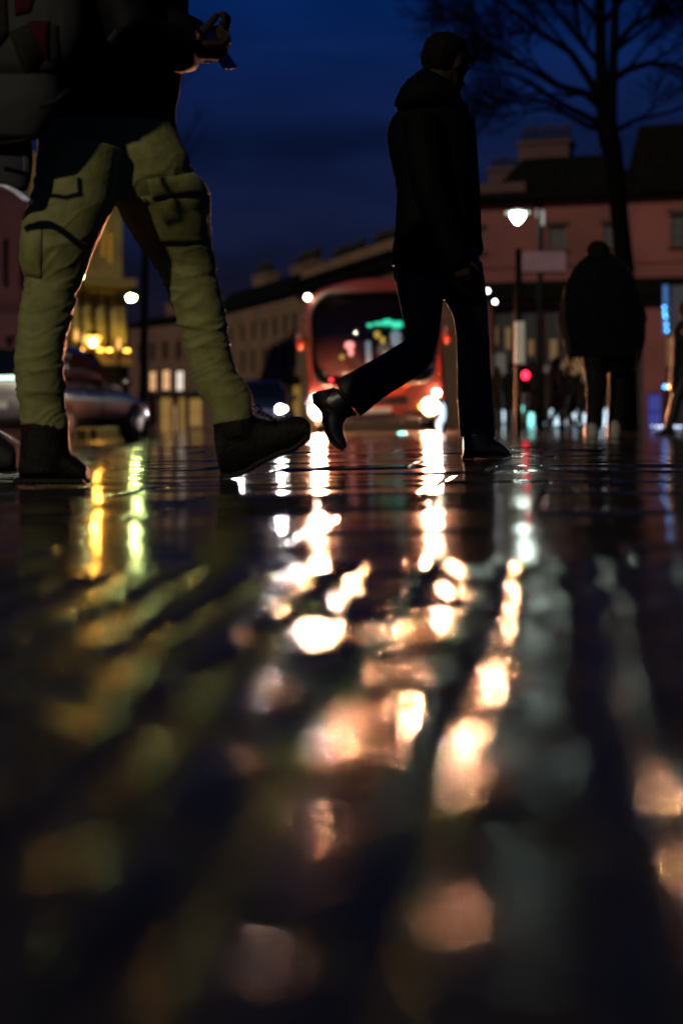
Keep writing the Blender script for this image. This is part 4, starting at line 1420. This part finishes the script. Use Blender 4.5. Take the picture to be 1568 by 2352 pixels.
# windscreen: dark recess, glowing panels added for its reflections, closed by clear glass
bpart('cabin_back', front_panel(wsc, .02, .022), M['cabin'])
for nm, x0, x1, z0, z1, m in (('green_reflection', .02, .20, 1.84, 1.90, 'green'), ('green_reflection', .17, .34, 1.83, 1.94, 'green'), ('green_reflection', .32, .52, 1.78, 1.90, 'green'), ('green_reflection', -.10, 0.0, 1.82, 1.88, 'green'),
                              ('lamp_reflection', -.50, -.34, 1.45, 1.58, 'pinkl'), ('lamp_reflection', -.44, -.36, 1.33, 1.45, 'pinkl'), ('panel_reflection', -.14, -.05, 1.10, 1.58, 'pale'), ('lamp_reflection', .02, .12, 1.62, 1.74, 'yellowl'), ('lamp_reflection', .12, .20, 1.52, 1.64, 'yellowl'),
                              ('panel_reflection', .06, .30, 1.30, 1.52, 'shop_grey'), ('panel_reflection', .30, .48, 1.45, 1.74, 'pale'), ('panel_reflection', -.62, -.2, 1.0, 1.08, 'shop_warm'), ('lamp_reflection', -.60, -.52, 1.28, 1.36, 'yellowl')):
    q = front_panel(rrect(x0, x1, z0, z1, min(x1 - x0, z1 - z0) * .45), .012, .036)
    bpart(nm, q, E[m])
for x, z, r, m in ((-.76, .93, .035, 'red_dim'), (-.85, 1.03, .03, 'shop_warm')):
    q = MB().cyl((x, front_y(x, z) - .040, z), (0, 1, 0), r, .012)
    bpart('spot_reflection', q, E[m])  # small red and orange reflections added as glowing spots
q = front_panel(wsc, .006, .055)
bpart('windscreen', q, M['clear'])
# rubber surround
ri, ro = rrect(-1.06, 1.06, .84, 2.30, .30, crown=.22), rrect(-1.095, 1.095, .805, 2.335, .33, crown=.22)
ring_v, ring_f = [], []
for pts, off in ((ro, .004), (ro, .060), (ri, .060), (ri, .004)):
    ring_v += [Vector((x, front_y(x, z) - off, z)) for x, z in pts]
N_ = len(ro)
for a in range(3):
    for k in range(N_):
        j = (k + 1) % N_
        ring_f.append((a * N_ + k, a * N_ + j, (a + 1) * N_ + j, (a + 1) * N_ + k))
bpart('windscreen_seal', MB().add(ring_v, ring_f), M['bus_black'])
for x0, sg in ((-.35, 1), (.45, 1)):
    q = MB().tube([(x0, front_y(x0, .82) - .07, .84), (x0 + .1 * sg, front_y(x0, 1.0) - .08, 1.0), (x0 + .62 * sg, front_y(x0 + .6, 1.1) - .08, 1.12)], .012, 8)
    bpart('wiper', q, M['bus_black'])
bpart('bumper', front_panel(rrect(-1.08, 1.08, .16, .30, .05), .10, .05), M['bus_black'], sm=False)
bpart('grille', front_panel(rrect(-.55, .55, .46, .60, .05), .03, .012), M['bus_black'], sm=False)
bpart('number_plate', front_panel(rrect(-.26, .26, .32, .42, .01), .02, .045), M['plate'], sm=False)
for sx in (-1, 1):
    x = .975 * sx - .04
    y = front_y(x, .40)
    hb = bpart('headlight', MB().tube([(x, y + .06, .40), (x, y - .03, .40), (x, y - .035, .40)], [.16, .155, .14], 20), M['bus_black'])
    bpart('glow_disc', MB().cyl((x, y - .038, .40), (0, 1, 0), .155, .010), E['glow'], hb)  # bloom around the lamp added as a glowing disc
    bpart('lens', MB().cyl((x, y - .052, .40), (0, 1, 0), .10, .012), E['head'], hb)
    bpart('driving_lamp', MB().cyl((1.07 * sx, front_y(1.07, .63) - .02, .63), (0, 1, 0), .045, .03), E['head_small'])
    bpart('marker_lamp', MB().ball((1.12 * sx, .17, 2.40), (.05, .05, .05), 12, 8), E['marker'])
    mi = MB().tube([(1.16 * sx, .25, 2.05), (1.27 * sx, .10, 1.98), (1.28 * sx, .06, 1.80)], .018, 8)
    mh = bpart('mirror', mi, M['bus_red'])
    q = MB()
    q.rings([[Vector((1.28 * sx + a * math.cos(t_) * .085, .06 + dy, 1.64 + a * math.sin(t_) * .17)) for t_ in [2 * math.pi * k / 16 for k in range(16)]] for dy, a in ((-.05, .8), (0, 1), (.06, .9))])
    bpart('housing', q, M['bus_red'], mh)
for x in (-1.115, .79):
    bpart('indicator', MB().cyl((x, front_y(x, .40) - .03, .40), (0, 1, 0), .05, .03), E['amber'])
for sx in (-1, 1):
    for yy in (2.2, 8.0):
        w = bpart('wheel', MB().cyl((1.03 * sx, yy, .46), (1, 0, 0), .46, .26, 28), M['tyre'])
        bpart('rim', MB().cyl((1.15 * sx, yy, .46), (1, 0, 0), .27, .06, 20), M['rim'], w)
    for k in range(5):
        q = MB().box(1.176 * sx - .006, 1.176 * sx + .006, 1.0 + k * 1.85, 2.7 + k * 1.85, 1.05, 2.05)
        bpart('side_window', q, M['car_glass'], sm=False)

# ------------------------------------------------------------------ cars
def car(loc, yaw, paint, label, front_on, group=None, tall=1.0):
    root = empty('car', loc, label, 'car', group)
    T = Matrix.Translation(Vector(loc)) @ Matrix.Rotation(yaw, 4, 'Z') @ Matrix.Diagonal((1, 1, tall, 1))

    def cp(name, mb, m, parent=root, sm=True):
        mb.xform(T)
        return mesh_obj(name, mb, m, parent, sm=sm)
    # x forward, y left; stations of the lower body: x, half width, sill z, shoulder z
    st = [(-2.15, .70, .42, .78), (-2.10, .80, .32, .98), (-1.9, .85, .25, 1.02), (-1.2, .88, .22, .98), (0, .89, .22, .94), (.9, .88, .22, .92), (1.35, .87, .22, .88), (1.85, .83, .25, .78), (2.12, .74, .32, .66), (2.18, .62, .40, .56)]

    def sect(x, hw, z0, z1):
        pts = []
        for k in range(28):
            a = 2 * math.pi * k / 28
            c, s = math.cos(a), math.sin(a)
            kk = (abs(c) ** 3.4 + abs(s) ** 3.4) ** (-1 / 3.4)
            zz = (z0 + z1) / 2 + (z1 - z0) / 2 * s * kk
            pts.append(Vector((x, hw * c * kk * (1 - .05 * max(0, s)), zz)))
        return pts
    cp('body', MB().rings([sect(*Vector_) for Vector_ in [tuple(q) for q in catmull(st, 3)]]), paint)
    cab = [(-2.06, .62, .95, 1.12), (-1.85, .68, .92, 1.38), (-1.3, .70, .9, 1.50), (-.5, .71, .9, 1.54), (.1, .70, .88, 1.48), (.6, .68, .86, 1.22), (1.15, .66, .82, .93)]

    def csect(x, hw, z0, z1):
        return [Vector((x, hw * sx * (1 if zz < .5 else .86), z0 + (z1 - z0) * zz)) for sx, zz in ((1, 0), (1.06, .35), (1, .8), (.8, 1), (-.8, 1), (-1, .8), (-1.06, .35), (-1, 0))]
    cb = [tuple(q) for q in catmull(cab, 3)]
    cp('roof', MB().rings([csect(*q) for q in cb]), M['car_dark'])
    # glass set just proud of the pillars
    for sd in (1, -1):
        for x0, x1 in ((-1.75, -1.0), (-.92, -.05), (.02, .78)):
            top0, top1 = np.interp(x0, [c[0] for c in cab], [c[3] for c in cab]), np.interp(x1, [c[0] for c in cab], [c[3] for c in cab])
            hw = .735
            pts = [(x0, sd * (hw + .01), .97), (x1, sd * (hw + .01), .95), (x1 - .05, sd * (hw - .035), max(.99, top1 - .10)), (x0 + .05, sd * (hw - .035), top0 - .10)]
            a = [Vector(p_) for p_ in pts]
            b_ = [p_ - Vector((0, .03 * sd, 0)) for p_ in a]
            cp('side_window', MB().rings([a, b_]), M['car_glass'], sm=False)
    a = [Vector(p_) for p_ in ((1.02, .60, .97), (1.02, -.60, .97), (.22, -.52, 1.47), (.22, .52, 1.47))]
    cp('windscreen', MB().rings([[p_ + Vector((.07, 0, .02)) for p_ in a], a]), M['car_glass'], sm=False)
    a = [Vector(p_) for p_ in ((-2.10, .60, 1.02), (-2.10, -.60, 1.02), (-1.86, -.54, 1.42), (-1.86, .54, 1.42))]
    cp('rear_window', MB().rings([[p_ + Vector((-.03, 0, .02)) for p_ in a], a]), M['car_glass'], sm=False)
    for x in (-1.3, 1.32):
        for sd in (1, -1):
            w = cp('wheel', MB().tube([(x, sd * .90, .33), (x, sd * .895, .33), (x, sd * .70, .33)], [.30, .335, .335], 28), M['tyre'])
            q = MB().cyl((x, sd * .895, .33), (0, 1, 0), .215, .03, 24)
            for k in range(5):
                an = 2 * math.pi * k / 5
                q.tube([(x, sd * .915, .33), (x + .2 * math.cos(an), sd * .912, .33 + .2 * math.sin(an))], .022, 6)
            cp('rim', q, M['rim'], w)
    for sd in (1, -1):
        cp('mirror', MB().ball((.78, sd * .97, 1.0), (.09, .12, .075), 12, 8), paint)
        hl = cp('headlight', MB().ball((2.02, sd * .60, .66), (.14, .16, .085), 14, 8), M['bus_black'])
        if front_on:
            cp('glow_disc', MB().cyl((2.16, sd * .60, .66), (1, 0, 0), .11, .02), E['car_glow'], hl)  # glowing disc added behind the lens for its bloom
            cp('lens', MB().cyl((2.178, sd * .60, .66), (1, 0, 0), .065, .012), E['car_head'], hl)
            cp('side_lamp', MB().cyl((2.14, sd * .78 - .04 * sd, .66), (1, 0, 0), .045, .02), E['car_side'])
        else:
            cp('lens', MB().cyl((2.165, sd * .60, .66), (1, 0, 0), .06, .02), M['chrome'], hl)
        tl = cp('tail_light', MB().ball((-2.12, sd * .62, .80), (.05, .10, .06), 14, 8), E['red_dim'] if not front_on else M['pack_red'])
    cp('number_plate', MB().box(-2.175, -2.16, -.26, .26, .55, .66), M['plate'], sm=False)
    if not front_on:
        cp('light_bar', MB().box(-2.20, -2.16, -.72, .80, .985, 1.035), E['bar'], sm=False)
    cp('door_line', MB().tube([(-.02, -.905, .35), (-.02, -.905, .92)], .006, 6), M['bus_black'])
    for x in (-.75, .25):
        cp('door_handle', MB().tube([(x - .09, -.90, .80), (x - .09, -.925, .81), (x + .09, -.925, .81), (x + .09, -.90, .80)], .012, 6), M['chrome'])
    return root


car(((138 - 784) / FPX * 26.3, 26.3, -.26), R(71), M['car_silver'], 'silver brown estate car seen from behind at the left, white light bar across its tailgate', False, None, 1.14)
car(((600 - 784) / FPX * 42, 43, gz(-2.4, 42)), R(-90), M['car_dark'], 'dark car with bright headlights coming towards the square, left of the bus', True)

# ------------------------------------------------------------------ street lamps, signs
def lamp_post(px, py, Y, kind, label, arm=0.0, em=None, group='street lamps'):
    c = P(px, py, Y)
    base = Vector((c.x + arm, Y + .02, gz(c.x, Y)))
    root = empty('street_lamp', base, label, 'street lamp', group)
    q = MB().tube([base, base + Vector((0, 0, .8)), base + Vector((0, 0, .82)), (base.x, base.y, c.z + .1)], [.09, .085, .06, .045], 12)
    mesh_obj('pole', q, M['iron'], root)
    if abs(arm) > .01:
        q = MB().tube([(base.x, base.y, c.z + .12), (base.x - arm * .5, base.y, c.z + .32), (c.x, c.y, c.z + .22)], .03, 8)
        mesh_obj('arm', q, M['iron'], root)
    return c, root


# white lamp before the pink building: wide shallow cap over a pointed bowl
c, root = lamp_post(1188, 492, 34, 'bowl', 'lit white street lamp with wide cap and tapered bowl before the pink building', arm=.52)
q = MB().tube([c + Vector((0, 0, .10)), c + Vector((0, 0, .055)), c + Vector((0, 0, .04)), c + Vector((0, 0, .02))], [.08, .22, .30, .28], 20)
cap = mesh_obj('cap', q, emit('cap_glow', (.80, 1.0, .84), .9), root)
q = MB().tube([c + Vector((0, 0, .05)), c + Vector((0, 0, .0)), c + Vector((0, 0, -.06)), c + Vector((0, 0, -.13)), c + Vector((0, 0, -.19)), c + Vector((0, 0, -.22))], [.15, .165, .15, .105, .055, .02], 20)
mesh_obj('bowl', q, E['lamp_white'], root)
# the unlit double lamp beside it
c, root = lamp_post(1240, 500, 36, 'tube', 'slim double tube street lamp right of the white lamp', arm=.0)
for dx, z0, z1 in ((-.075, -.01, .20), (.035, -.20, .17)):
    q = MB().cyl(c + Vector((dx, -.1, (z0 + z1) / 2)), (0, 0, 1), .048, z1 - z0)
    mesh_obj('tube_light', q, emit('dim_tube', (.95, .9, .85), .35), root)
# lime lamp left of centre
c, root = lamp_post(302, 684, 50, 'globe', 'lime white street lamp over the car between the striding legs', arm=.5)
q = MB().ball(c, (.13, .13, .10), 16, 10)
mesh_obj('bulb', q, E['lamp_green'], root)
q = MB().tube([c + Vector((0, 0, .22)), c + Vector((0, 0, .14)), c + Vector((0, 0, .07))], [.06, .20, .22], 16)
mesh_obj('cap', q, M['iron'], root)
c, root = lamp_post(186, 634, 62, 'globe', 'small distant lime lamp beside the inner edge of the left trouser leg', arm=.0)
mesh_obj('bulb', MB().ball(c, (.09, .09, .08), 14, 8), emit('small_lime_bulb', (.85, 1.0, .4), 60), root)
# orange lantern
c, root = lamp_post(215, 784, 46, 'lantern', 'orange glowing lantern on a post in front of the floodlit building', arm=.0)
w0, w1 = .13, .215
q = MB().rings([[c + Vector((sx * w, sy * w, z)) for sx, sy in ((1, 1), (-1, 1), (-1, -1), (1, -1))] for w, z in ((w0, -.19), (w1, .17))])
lt = mesh_obj('lantern_glass', q, E['lantern'], root, sm=False)
q = MB().rings([[c + Vector((sx * w, sy * w, z)) for sx, sy in ((1, 1), (-1, 1), (-1, -1), (1, -1))] for w, z in ((w1 + .03, .172), (w1 + .03, .20), (.06, .34), (.03, .42))])
mesh_obj('lantern_roof', q, M['iron'], root, sm=False)
q = MB().ball(c + Vector((0.02, -.20, -.05)), .075, 14, 8)
mesh_obj('bulb', q, E['bulb'], lt)
for k, (px, py) in enumerate(((176, 776), (195, 785), (273, 796))):
    cc = P(px, py, 60)
    r = empty('bollard_light', (cc.x, 60, gz(cc.x, 60)), ('slim orange lamp farthest left before the floodlit building', 'slim orange lamp just left of the lantern', 'slim orange lamp right of the lantern, by the corner of the floodlit building')[k], 'lamp', 'slim orange lamps')
    mesh_obj('pole', MB().tube([(cc.x, 60, gz(cc.x, 60)), (cc.x, 60, cc.z - .1)], .04, 8), M['iron'], r)
    mesh_obj('lamp_head', MB().tube([cc + Vector((0, 0, -.12)), cc, cc + Vector((0, 0, .35))], [.07, .09, .05], 10), emit('slim_orange', (1, .5, .12), 1.6), r)

# sign post with its boards
sY = 21.5
sp0 = P(1190, 990, sY)
sp = empty('sign_post', (sp0.x, sY, gz(sp0.x, sY)), 'dark post with a pinkish sign board on top and a long white notice below', 'sign post')
g0 = gz(sp0.x, sY)
top = P(1190, 572, sY).z
mesh_obj('post', MB().tube([(sp0.x, sY, g0), (sp0.x, sY, top)], .052, 14), M['iron'], sp)
a, b_ = P(1199, 624, sY), P(1298, 578, sY)
o = mesh_obj('sign_board', MB().box(a.x, b_.x, sY - .012, sY + .012, a.z, b_.z), M['sign_panel'], sp, sm=False)
bevel(o, .004)
a, b_ = P(1197, 629, sY), P(1296, 624.5, sY)
mesh_obj('bracket', MB().box(a.x, b_.x, sY - .02, sY + .02, a.z, b_.z), M['iron'], sp, sm=False)
a, b_ = P(1180, 836, sY), P(1203, 739, sY)
o = mesh_obj('notice', MB().box(a.x, b_.x, sY - .085, sY - .056, a.z, b_.z), M['white_panel'], sp, sm=False)
bevel(o, .006)
# red signal
tY = 22.3
tc_ = P(1189, 866, tY)
ts = empty('traffic_signal', (tc_.x, tY, gz(tc_.x, tY)), 'small signal box showing red, low behind the sign post', 'signal')
mesh_obj('pole', MB().tube([(tc_.x, tY + .1, gz(tc_.x, tY)), (tc_.x, tY + .1, tc_.z + .2)], .045, 12), M['iron'], ts)
o = mesh_obj('signal_box', MB().box(tc_.x - .09, tc_.x + .09, tY - .9, tY - .72, tc_.z - .28, tc_.z + .14), M['iron'], ts, sm=False)
bevel(o, .02, 3)
mesh_obj('arm', MB().tube([(tc_.x, tY + .1, tc_.z - .1), (tc_.x, tY - .74, tc_.z - .1)], .025, 8), M['iron'], ts)
mesh_obj('lens', MB().ball((tc_.x, tY - .91, tc_.z), (.052, .025, .062), 16, 10), E['red'], ts)
# little lamps under the canopy and at the far right
for px, py, Y, m, lab in ((1119, 668, 40, 'dot', 'pale round lamp at the fascia corner touching the walker in black'), (1136, 693, 40, 'dot', 'pale round lamp just below the fascia, left of the sign post'),
                          (1526, 888, 33, 'blue', 'blue round lamp at the far right'), (1537, 888.5, 33, 'amber', 'amber round lamp at the far right beside the blue one')):
    cc = P(px, py, Y)
    r = empty('wall_lamp', (cc.x, Y, gz(cc.x, Y)), lab, 'lamp')
    mesh_obj('bulb', MB().ball(cc, .045, 12, 8), E[m] if m != 'blue' else emit('blue_lamp', (.05, .25, 1), 9), r)
    mesh_obj('pole', MB().tube([(cc.x, Y + .1, gz(cc.x, Y)), (cc.x, Y + .1, cc.z + .1)], .03, 8), M['iron'], r)
# green ground reflection added as a glowing stud, and low ground lights
cc = P(923, 997, 21.0)
st_ = empty('ground_glint', (cc.x, 21, gz(cc.x, 21)), 'added green glint standing for a reflection on the ground in front of the bus', 'reflection')
q = MB().ball((cc.x, 21, cc.z), (.075, .05, .03), 14, 8)
mesh_obj('lens', q, E['green_ground_glint'], st_)  # glowing ball added for the ground reflection
mesh_obj('housing', MB().tube([(cc.x, 21.05, gz(cc.x, 21) - .02), (cc.x, 21.05, cc.z - .005)], [.11, .10], 14), M['iron'], st_)  # added base under the green ground glint
for k, (px, py) in enumerate(((1497, 979), (1507, 980), (1516, 980), (1525, 979), (1537, 980), (1549, 980), (1535, 999), (1549, 1000), (1560, 980), (1565, 999))):
    Yk = 30 if py < 990 else 26
    cc = P(px, py, Yk)
    r = empty('ground_light', (cc.x, Yk, gz(cc.x, Yk)), ('dim ground light in the chain at the far right, back row', 'dim ground light at the far right, front row')[py > 990], 'ground light', ('chain of ground lights, back row', 'chain of ground lights, front row')[py > 990])
    mesh_obj('lens', MB().ball(cc, .028, 10, 6), emit('stud_glow', (.6, .75, 1), 1.2 + (k % 3)), r)
    mesh_obj('stem', MB().tube([(cc.x, Yk + .03, gz(cc.x, Yk) - .02), (cc.x, Yk + .03, cc.z)], .02, 8), M['iron'], r)
# blue reflecting posts right of the bus
for px, py, rx, rz, lab in ((1016, 948, .05, .17, 'bluish lit bollard right of the bus'), (1008, 976, .05, .12, 'short pale lit bollard beside the bluish one'), ):
    cc = P(px, py, 23.5)
    r = empty('bollard', (cc.x, 23.5, gz(cc.x, 23.5)), lab, 'bollard')
    mesh_obj('post', MB().tube([(cc.x, 23.6, gz(cc.x, 23.5)), (cc.x, 23.6, cc.z + rz + .05)], .05, 12), M['iron'], r)
    mesh_obj('lens', MB().ball(cc, (rx, .04, rz), 12, 8), E['shop_cool'], r)

# ------------------------------------------------------------------ bare trees
def bare_tree(base, trunk_r, limbs, label, seed, twig_depth=5, scale=1.0):
    rnd = random.Random(seed)
    root = empty('bare_tree', base, label, 'tree')
    tk, cr = MB(), MB()

    def grow(p, d, ln, r, depth, mb):
        """one bough: curved, with side shoots"""
        pts, rad = [p.copy()], [r]
        n_ = 5
        bend = Vector((rnd.uniform(-1, 1), rnd.uniform(-1, 1), rnd.uniform(-.2, .9))) * .22
        for k in range(n_):
            d = (d + bend / n_ + Vector((rnd.uniform(-1, 1), rnd.uniform(-1, 1), rnd.uniform(-1, 1))) * .07).normalized()
            p = p + d * (ln / n_)
            pts.append(p.copy())
            rad.append(r * (1 - .62 * (k + 1) / n_))
        mb.tube(pts, rad, 7 if r > .03 else (5 if r > .012 else 4))
        if depth <= 0:
            return
        nb = rnd.choice((4, 5, 5, 6)) if r > .012 else rnd.choice((4, 5))
        for k in range(nb):
            i = rnd.randint(1, n_)
            base_d = (pts[i] - pts[i - 1]).normalized()
            ax = Vector((rnd.uniform(-1, 1), rnd.uniform(-1, 1), rnd.uniform(-1, 1))).normalized()
            nd = (Matrix.Rotation(R(rnd.uniform(22, 58)), 3, ax) @ base_d)
            nd.z += .12
            grow(pts[i], nd.normalized(), ln * rnd.uniform(.50, .78), max(.006, rad[i] * rnd.uniform(.5, .75)), depth - 1, cr)
        grow(pts[-1], (pts[-1] - pts[-2]).normalized(), ln * .6, max(.006, rad[-1]), depth - 1, cr)
    for pts, rads, shoots in limbs:
        tk.tube(pts, rads, 12)
        for i, dirv, ln, dp in shoots:
            grow(Vector(pts[i]), Vector(dirv).normalized(), ln, rads[i] * .55, dp, cr)
    t_ = mesh_obj('trunk', tk, M['bark'], root)
    mesh_obj('crown', cr, M['bark'], root)
    return root


TY = 30
def tp_(px, py, dy=0):
    return P(px, py, TY + dy)


gb = P(1436, 985, TY)
gb.z = gz(gb.x, TY) - .05
limbs = [
    ([gb, tp_(1437, 800), tp_(1434, 620), tp_(1420, 480), tp_(1402, 330), tp_(1388, 280)], [.27, .22, .20, .19, .22, .20], []),
    ([tp_(1395, 330), tp_(1382, 230), tp_(1380, 150), tp_(1378, 60, .2), tp_(1376, -60, .3), tp_(1370, -220, .4)], [.19, .15, .13, .12, .10, .05], [(2, (-.5, .3, .6), 2.0, 4), (3, (.6, .4, .8), 2.2, 4), (4, (-.4, -.4, .9), 2.4, 4), (5, (.2, 0, 1), 2.0, 4), (3, (-.8, -.5, .7), 2.0, 4)]),
    ([tp_(1402, 330), tp_(1404, 240), tp_(1408, 120), tp_(1412, 20, -.3), tp_(1418, -120, -.6)], [.14, .11, .10, .085, .05], [(2, (.8, -.3, .6), 1.8, 4), (3, (.6, -.5, .8), 2.2, 4), (4, (.3, -.3, 1), 2.2, 4), (3, (-.5, -.6, .8), 1.8, 4)]),
    ([tp_(1385, 250), tp_(1345, 215, -.2), tp_(1290, 200, -.4), tp_(1210, 155, -.6), tp_(1150, 118, -.7), tp_(1085, 105, -.8)], [.10, .085, .07, .055, .035, .015], [(1, (-.6, -.3, -.1), 1.2, 3), (2, (-.8, -.3, .5), 1.4, 4), (3, (-.8, -.2, .05), 1.2, 3), (4, (-.8, .3, .4), 1.0, 3), (4, (-.9, 0, -.4), .9, 2)]),
    ([tp_(1380, 230), tp_(1350, 180, .3), tp_(1310, 120, .5), tp_(1240, 75, .7), tp_(1185, 30, .9), tp_(1130, -5, 1.1)], [.10, .085, .075, .06, .045, .02], [(2, (-.5, .3, .8), 1.6, 4), (3, (-.9, .2, .1), 1.5, 4), (3, (-.3, .1, .9), 1.6, 4), (4, (-.8, 0, .5), 1.4, 4), (4, (-.9, .2, -.1), 1.1, 3)]),
    ([tp_(1392, 290), tp_(1340, 265, .2), tp_(1290, 240, .4), tp_(1220, 192, .5), tp_(1170, 170, .5), tp_(1100, 160, .5)], [.085, .07, .06, .045, .03, .012], [(2, (-.8, .3, -.15), 1.3, 3), (3, (-.8, 0, -.3), 1.1, 3), (4, (-.9, .2, .2), 1.0, 3)]),
    ([tp_(1395, 300), tp_(1350, 290, -.3), tp_(1300, 262, -.5), tp_(1250, 232, -.7), tp_(1190, 222, -.8), tp_(1105, 245, -.9)], [.075, .06, .05, .04, .025, .01], [(2, (-.8, 0, .1), 1.2, 3), (3, (-.9, .1, -.1), 1.2, 3), (4, (-.8, -.2, -.2), .9, 3)]),
    ([tp_(1408, 180), tp_(1440, 160, .2), tp_(1490, 145, .3), tp_(1540, 150, .4), tp_(1610, 172, .5)], [.09, .075, .065, .05, .03], [(1, (.6, .3, .7), 1.5, 4), (2, (.7, .2, .4), 1.5, 4), (2, (.6, -.2, -.35), 1.2, 3), (3, (.8, .1, .5), 1.3, 3), (3, (.8, 0, -.4), 1.2, 3)]),
    ([tp_(1410, 110), tp_(1450, 60, -.3), tp_(1510, 25, -.5), tp_(1580, 20, -.7)], [.08, .065, .05, .03], [(1, (.5, -.2, .8), 1.6, 4), (2, (.7, 0, .5), 1.5, 4), (2, (.8, 0, -.3), 1.3, 3), (3, (.7, .2, .3), 1.4, 4)]),
    ([tp_(1412, 300), tp_(1460, 275, .4), tp_(1520, 262, .7), tp_(1600, 240, .9)], [.06, .045, .03, .012], [(1, (.7, .2, .4), 1.2, 3), (2, (.8, .3, .3), 1.1, 3)]),
]
bare_tree(gb, .3, limbs, 'tall bare winter tree with spreading branches at the upper right', 5)
gl0 = P(330, 985, 40)
gl0.z = gz(gl0.x, 40)
tq = lambda px, py, dy=0: P(px, py, 40 + dy)
bare_tree(gl0, .2, [([gl0, tq(332, 700), tq(336, 450), tq(345, 260)], [.13, .11, .09, .05], [(2, (.6, .2, .7), 1.8, 2), (3, (.6, -.2, .6), 1.8, 2), (3, (-.3, .2, .9), 1.8, 2), (2, (-.6, .1, .6), 1.6, 3)])], 'smaller bare tree mostly hidden behind the striding walker at the left', 11)
